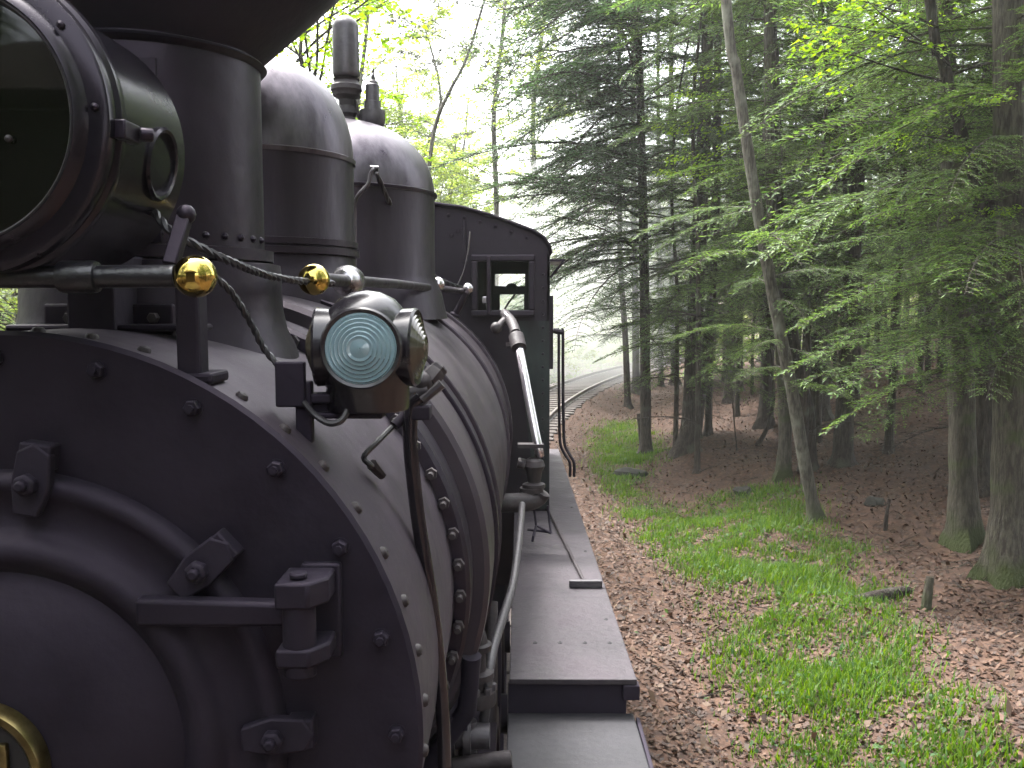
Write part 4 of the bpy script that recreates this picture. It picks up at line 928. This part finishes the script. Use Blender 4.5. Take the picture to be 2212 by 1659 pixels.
def pix(o):
    p = np.array(o.location) - np.array([0, 0, EYE]); k = F/(p @ FW); return PX + k*(p @ RT)
COLS_R = [(-1e9, 1350, 'beside the far track curve'), (1350, 1420, 'behind the slender dark hemlock'), (1420, 1475, 'between the slender dark hemlock and the thick twin trunks'), (1475, 1560, 'behind the thick twin trunks'),
    (1560, 1650, 'between the twin trunks and the leaning tree'), (1650, 1725, 'behind the mossy footed pale tree'), (1725, 1800, 'behind the broad brown trunk'), (1800, 1900, 'just right of the broad brown trunk'),
    (1900, 2030, 'in the dusk left of the stout mossy trunk'), (2030, 2120, 'behind the stout mossy trunk'), (2120, 2230, 'at the right edge of the wood'), (2230, 1e9, 'past the right edge of the wood')]
COLS_L = [(-1e9, 150, 'left of the headlight'), (150, 560, 'behind the tall stack'), (560, 700, 'above the sand dome'), (700, 790, 'behind the whistle'), (790, 945, 'above the steam dome'), (945, 1080, 'over the middle of the cab roof'), (1080, 1200, 'over the right end of the cab roof'), (1200, 1275, 'just right of the cab side'), (1275, 1350, 'in the bright gap over the track'), (1350, 1e9, 'behind the wood on the right')]
NTH = ['nearest', 'second nearest', 'third nearest', 'fourth nearest', 'fifth nearest', 'sixth nearest', 'seventh nearest', 'eighth nearest', 'ninth nearest', 'tenth nearest', 'eleventh nearest', 'twelfth nearest', 'thirteenth nearest', 'fourteenth nearest', 'fifteenth nearest', 'sixteenth nearest', 'seventeenth nearest', 'eighteenth nearest', 'nineteenth nearest', 'twentieth nearest', 'twenty first nearest', 'twenty second nearest', 'twenty third nearest', 'twenty fourth nearest', 'twenty fifth nearest', 'twenty sixth nearest']
def scatter(n, xr, yr, dmin, ok, protos, label, cat, group, sr_=(.8, 1.25), cols=None):
    k = 0; tries = 0; made = []
    while k < n and tries < 9000:
        tries += 1; x, y = rngT.uniform(*xr), rngT.uniform(*yr)
        if not ok(x, y) or not free(x, y, dmin): continue
        spots.append((x, y)); made.append(place(protos, x, y, rngT.uniform(*sr_), label, cat, group)); k += 1
    if cols is None:
        for i, o in enumerate(sorted(made, key=lambda o: o.location.x**2 + o.location.y**2)): o['label'] = label + ', ' + NTH[min(i, 25)]
    if cols:
        for a, b, where in cols:
            q = sorted([o for o in made if a <= pix(o) < b], key=lambda o: o.location.y)
            for i, o in enumerate(q): o['label'] = label + ' ' + where + (', ' + NTH[min(i, 25)] if len(q) > 1 else '')
    return made
scatter(38, (3, 40), (12, 58), 2.1, lambda x, y: uofs(x, y) > 4.0 + .03*y and x < .6*y + 3 and not (x < .30*y and y < 18), HT, 'deep hemlock', 'hemlock tree', 'hemlocks deep in the wood', cols=COLS_R)
scatter(58, (3, 28), (12, 44), 1.1, lambda x, y: uofs(x, y) > 3.6 and x < .56*y and not (x < .27*y and y < 16), YT, 'thin young hemlock', 'hemlock tree', 'thin hemlocks in the wood', cols=COLS_R)
# outside the view on the right and behind, they shade and reflect
scatter(18, (5.5, 16), (-16, 9), 2.0, lambda x, y: x > .6*y + 3.6, HT, 'hemlock of the wood standing near the camera', 'hemlock tree', 'hemlocks near the camera')
scatter(22, (-18, -4.2), (-16, 9), 1.8, lambda x, y: True, HT, 'hemlock on the left bank near the locomotive front', 'hemlock tree', 'hemlocks on the left bank')
# bright broadleaved wood on the left of the track and at its far end
scatter(34, (-30, 4), (13, 75), 2.2, lambda x, y: uofs(x, y) < -6.0, LT, 'pale leaved tree', 'broadleaf tree', 'bright trees beyond the cab', cols=COLS_L)
scatter(26, (0, 60), (62, 110), 2.6, lambda x, y: abs(uofs(x, y)) > 4, LT, 'far pale tree', 'broadleaf tree', 'bright trees at the far track end', cols=COLS_L)
scatter(16, (-16, 6), (9, 60), 1.5, lambda x, y: -8 < uofs(x, y) < -3.0, ST, 'low bright shrub', 'shrub', 'shrubs along the left bank', cols=COLS_L)
scatter(18, (4, 36), (44, 80), 1.6, lambda x, y: 2.8 < abs(uofs(x, y)) < 12, ST, 'far bright shrub', 'shrub', 'shrubs at the far track end', cols=COLS_L)

# ------------------------------------------------------------------ small things on the forest floor
def stick(name, label, cat, pts, r0, r1, m, n=8):
    o_ = Vector(pts[0]); root = trunk_mesh([Vector(p) - o_ for p in pts], [r0, r1], None, False, n, len(label)).build(name, MATS[m], None, 60)
    root.location = o_; tag(root, label, cat); return root
g0 = G(1998, 1318); stick('tree_stump', 'short mossy stump standing in the litter below the wide right edge trunk', 'tree stump', [g0 - Vector((0, 0, .1)), g0 + Vector((.02, 0, .14)), g0 + Vector((.05, .02, .34))], .062, .04, 'mossy_bark')
y_ = G(1636, 962).y; stick('bent_sapling', 'dark bare sapling bent in a curve left of the pale mossy footed tree', 'sapling', [P(1633, 964, y_), P(1652, 935, y_), P(1666, 895, y_), P(1671, 850, y_), P(1668, 790, y_), P(1660, 700, y_)], .055, .02, 'hemlock_bark')
y_ = G(1590, 975).y; stick('thin_sapling', 'thread thin dark sapling in the open litter right of the twin trunks', 'sapling', [P(1592, 975, y_), P(1585, 900, y_), P(1580, 820, y_), P(1577, 740, y_)], .016, .01, 'hemlock_bark', 6)
g0, g1 = G(1845, 1302), G(1962, 1284); stick('fallen_log', 'dark rotten log half sunk in the litter above the grassy bank at right', 'log', [g0 + Vector((0, 0, .0)), (g0 + g1)/2 + Vector((0, .03, .02)), g1 + Vector((0, 0, .03))], .07, .055, 'hemlock_bark')
g0 = G(1912, 1148); stick('broken_branch', 'short broken upright branch in the litter left of the stout mossy trunk', 'branch', [g0 - Vector((0, 0, .1)), g0 + Vector((.01, 0, .2)), g0 + Vector((.06, .05, .42))], .035, .02, 'hemlock_bark')
g0, g1 = G(1388, 960), G(1376, 905); stick('broken_stub', 'dark broken stub leaning on the foot of the slender dark hemlock', 'branch', [g0 - Vector((0, 0, .1)), g0 + Vector((-.04, 0, .4)), g0 + Vector((-.1, 0, .75))], .09, .06, 'hemlock_bark')
def rock(label, px, py, sx, sy, sz, seed):
    g_ = G(px, py); r = random.Random(seed); b = MB().ball((0, 0, 0), 1, 14); ph = [r.uniform(0, 6) for _ in range(6)]
    b.v = [(x*sx*(1 + .16*math.sin(3*y + ph[0]) + .12*math.sin(5*z + ph[1])), y*sy*(1 + .16*math.sin(3*z + ph[2]) + .1*math.sin(6*x + ph[3])), z*sz*(1 + .18*math.sin(4*x + ph[4]))) for x, y, z in b.v]
    o = b.build('rock', MATS['rock_grey'], None, 35); o.location = g_ + Vector((0, 0, sz*.25)); tag(o, label, 'rock', 'rocks on the bank')
mat('rock_grey', (.011, .0105, .01), .85, spec=.2, col2=(.026, .026, .021), nscale=7, bump=.6, bscale=18)
rock('long grey rock in the grass edge below the slender dark hemlock', 1362, 1030, .34, .3, .14, 1)
rock('dark rock at the upper edge of the grass left of the mossy foot', 1605, 1068, .16, .14, .11, 2)
rock('small mossy rock in the litter between the leaning tree and stout trunk', 1890, 1090, .14, .12, .09, 3)
rt = random.Random(8); tw = MB()
for _ in range(240):
    x, y = rt.uniform(1.2, 12), rt.uniform(3.5, 20)
    if uofs(x, y) < 1.6 or x > .6*y + 1: continue
    z = float(ground_h(x, y)) + .015; a = rt.uniform(0, 6.28); l = rt.uniform(.12, .5); dx, dy = math.cos(a)*l, math.sin(a)*l
    tw.tube([(x, y, z), (x + dx*.5 + rt.gauss(0, .03), y + dy*.5, float(ground_h(x + dx*.5, y + dy*.5)) + .03), (x + dx, y + dy, float(ground_h(x + dx, y + dy)) + .015)], [rt.uniform(.004, .009), .005, .003], 5)
tag(tw.build('twigs', MATS['hemlock_bark'], None, 60), 'thin fallen twigs scattered over the leaf litter', 'twigs', kind='stuff')

# ------------------------------------------------------------------ misty air
sm = MB()  # mist volume added to pale the far track, standing in for washed-out glare
for (cx_, cy_, cz_, rx, ry, rz_) in ((2.7, 41, 4., 4.4, 16, 5.2),):
    sm.ball((0, 0, 0), 1, 28); ph = [1.3, 4.1, 2.2]
    sm.v = [(cx_ + x*rx*(1 + .14*math.sin(4*z + ph[0])), cy_ + y*ry*(1 + .12*math.sin(5*x + ph[1])), cz_ + z*rz_*(1 + .12*math.sin(4*y + ph[2]))) for x, y, z in sm.v]
smo = sm.build('washout_mist', None, None, 80); smo.data.materials.clear()
hm = bpy.data.materials.new('washout_mist'); hm.use_nodes = True; t = hm.node_tree; t.nodes.clear()
vo = t.nodes.new('ShaderNodeVolumePrincipled'); vo.inputs['Color'].default_value = (.94, .96, .97, 1); vo.inputs['Density'].default_value = .032; vo.inputs['Anisotropy'].default_value = .3
ou = t.nodes.new('ShaderNodeOutputMaterial'); t.links.new(vo.outputs[0], ou.inputs['Volume']); smo.data.materials.append(hm); tag(smo, 'pale mist added over the far track behind the cab to wash it out', kind='stuff')
hz = MB().box((30, 50, 15), (250, 330, 62)); hzo = hz.build('haze', None, None, 0); hzo.data.materials.clear()
hm = bpy.data.materials.new('haze'); hm.use_nodes = True; t = hm.node_tree; t.nodes.clear()
vo = t.nodes.new('ShaderNodeVolumePrincipled'); vo.inputs['Color'].default_value = (.93, .97, .93, 1); vo.inputs['Density'].default_value = .0007; vo.inputs['Anisotropy'].default_value = .35
ou = t.nodes.new('ShaderNodeOutputMaterial'); t.links.new(vo.outputs[0], ou.inputs['Volume']); hzo.data.materials.append(hm); tag(hzo, 'pale misty air under the trees', kind='stuff')

# ------------------------------------------------------------------ ground cover
rs = np.random.RandomState(4)
def leaf_cloud(N, xr, yr, keep, zfun, size, flat=.35):
    x = rs.uniform(*xr, N); y = rs.uniform(*yr, N); k = keep(x, y); x, y = x[k], y[k]; n = len(x)
    z = zfun(x, y); a = rs.uniform(0, 6.283, n); s = size*rs.uniform(.6, 1.3, n)
    tx, ty = rs.normal(0, flat, n), rs.normal(0, flat, n)
    d = np.stack([np.cos(a), np.sin(a), tx], -1)*s[:, None]; e = np.stack([-np.sin(a), np.cos(a), ty], -1)*(s*.6)[:, None]
    c = np.stack([x, y, z + .012 + .25*s*np.abs(tx)], -1)
    V = np.stack([c - d*.5, c + e*.5 + np.array([0, 0, .006]), c + d*.5, c - e*.5], 1).reshape(-1, 3)
    return V, np.arange(len(V)).reshape(-1, 4)
def fade(x, y, p=1.6): return rs.uniform(0, 1, len(x)) < np.clip((7/np.maximum(np.hypot(x, y), 4))**p, 0, 1)
def uofs_np(x, y): return x - (LX + .0062*np.maximum(0, np.minimum(y, 75) - 12)**2)
V, Q = leaf_cloud(620000, (0, 24), (1.5, 42), lambda x, y: (uofs_np(x, y) > 1.25) & fade(x, y, 1.15) & (x < .62*y + 2.5), ground_h, .055)
o = link('leaf_litter', mesh_np('leaf_litter', V, Q, [MATS['fallen_leaves']])); tag(o, 'brown fallen leaves strewn over the ground beside the locomotive', 'leaf litter', kind='stuff')
V, Q = leaf_cloud(26000, (0, 20), (1.5, 34), lambda x, y: (uofs_np(x, y) > 1.3) & fade(x, y, 1.1) & (x < .62*y + 2.5), lambda x, y: ground_h(x, y) + .012, .07, .6)
o = link('tan_leaves', mesh_np('tan_leaves', V, Q, [leafmat('tan_leaves', (.026, .016, .01), (.09, .056, .034), .15, .7)])); tag(o, 'larger tan curled leaves lying on the litter', 'leaf litter', kind='stuff')
GP = [(1300, 930), (1345, 905), (1420, 960), (1400, 1030), (1350, 1040), (1390, 1090), (1450, 1110), (1560, 1075), (1640, 1055), (1730, 1050), (1735, 1120), (1790, 1165), (1850, 1195), (1885, 1290), (1950, 1390), (2020, 1480), (2120, 1580), (2240, 1720), (1740, 1720), (1680, 1600), (1600, 1450), (1560, 1290), (1480, 1220), (1400, 1160), (1340, 1090), (1290, 1000)]
poly = np.array([[*G(a, b)[:2]] for a, b in GP])
def inside(x, y, poly):
    c = np.zeros(len(x), bool); n = len(poly)
    for i in range(n):
        x1, y1 = poly[i]; x2, y2 = poly[(i + 1) % n]
        t = ((y1 > y) != (y2 > y)) & (x < (x2 - x1)*(y - y1)/(y2 - y1 + 1e-12) + x1); c ^= t
    return c
def wob(x, y): return .5 + .25*np.sin(2.1*x + 1.3*y) + .2*np.sin(3.7*y - 2.9*x + 1) + .15*np.sin(6.1*x + 5.3*y) + .15*np.sin(9.7*x - 7.9*y)
def grass(N):
    x = rs.uniform(0, 14, N); y = rs.uniform(3, 26, N); jx = x + rs.normal(0, .22, N); jy = y + rs.normal(0, .3, N)
    k = inside(jx, jy, poly) & (rs.uniform(0, 1, N) < np.clip(2.3*wob(x, y)*wob(y*1.7, x*1.7) + .17, 0, 1)) & fade(x, y, .6); x, y = x[k], y[k]; n = len(x)
    h = rs.uniform(.03, .13, n)*(.55 + .75*wob(y, x)); a = rs.uniform(0, 6.283, n); b = rs.uniform(.1, .8, n)*h; w_ = rs.uniform(.004, .01, n)
    z = ground_h(x, y) - .01; p = np.stack([x, y, z], -1)
    sv = np.stack([-np.sin(a), np.cos(a), 0*a], -1)*w_[:, None]; l = np.stack([np.cos(a)*b, np.sin(a)*b, 0*a], -1); u = np.stack([0*a, 0*a, h], -1)
    m1 = p + l*.35 + u*.6; tp = p + l + u
    V = np.stack([p - sv, p + sv, m1 + sv*.7, m1 - sv*.7, tp + sv*.1, tp - sv*.1], 1).reshape(-1, 3); i = np.arange(n)*6
    Q = np.concatenate([np.stack([i, i + 1, i + 2, i + 3], -1), np.stack([i + 3, i + 2, i + 4, i + 5], -1)])
    return V, Q
V, Q = grass(1300000)
o = link('grass', mesh_np('grass', V, Q, [MATS['grass_blades']])); tag(o, 'fresh green grass along the bank beside the track', 'grass', kind='stuff')
V, Q = leaf_cloud(60000, (0, 14), (3, 26), lambda x, y: inside(x + rs.normal(0, .3, len(x)), y + rs.normal(0, .4, len(x)), poly) & (rs.uniform(0, 1, len(x)) < np.clip(1.4*wob(y*1.3, x*1.1) - .35, 0, 1)) & fade(x, y, 1.), lambda x, y: ground_h(x, y) + rs.uniform(.02, .1, len(x)), .045, .6)
o = link('weeds', mesh_np('weeds', V, Q, [MATS['weed_leaves']])); tag(o, 'small broad leaved weeds growing through the grass on the bank', 'weeds', kind='stuff')
def far_under(N):
    y = rs.uniform(24, 95, N); u = rs.uniform(-22, 26, N); x = u + LX + .0062*np.maximum(0, np.minimum(y, 75) - 12)**2
    k = (np.abs(u) > 2.1) & ((y > 40) | (u < 0)) & (rs.uniform(0, 1, N) < np.clip(wob(x*.35, y*.35)*1.5, 0, 1)) & (np.hypot(x - 30, y - 60) < 75); return x[k], y[k], u[k]
x, y, u = far_under(90000); n = len(x)
z = ground_h(x, y) + rs.uniform(0, 1, n)**1.5*np.clip((np.abs(u) - 1.8)*.5, .15, 1.5)
sz_ = .16*rs.uniform(.6, 1.3, n); a = rs.uniform(0, 6.283, n)
d = np.stack([np.cos(a), np.sin(a), rs.normal(-.2, .5, n)], -1)*sz_[:, None]; e = np.stack([-np.sin(a), np.cos(a), rs.normal(0, .5, n)], -1)*(sz_*.6)[:, None]; c = np.stack([x, y, z], -1)
V = np.stack([c - d*.5, c + e*.5, c + d*.5, c - e*.5], 1).reshape(-1, 3)
o = link('undergrowth', mesh_np('undergrowth', V, np.arange(len(V)).reshape(-1, 4), [MATS['undergrowth_leaves']])); tag(o, 'bright green undergrowth along both sides of the far track', 'undergrowth', kind='stuff')
print('TRIS', sum(sum(len(p.vertices) - 2 for p in m.polygons) for m in bpy.data.meshes))
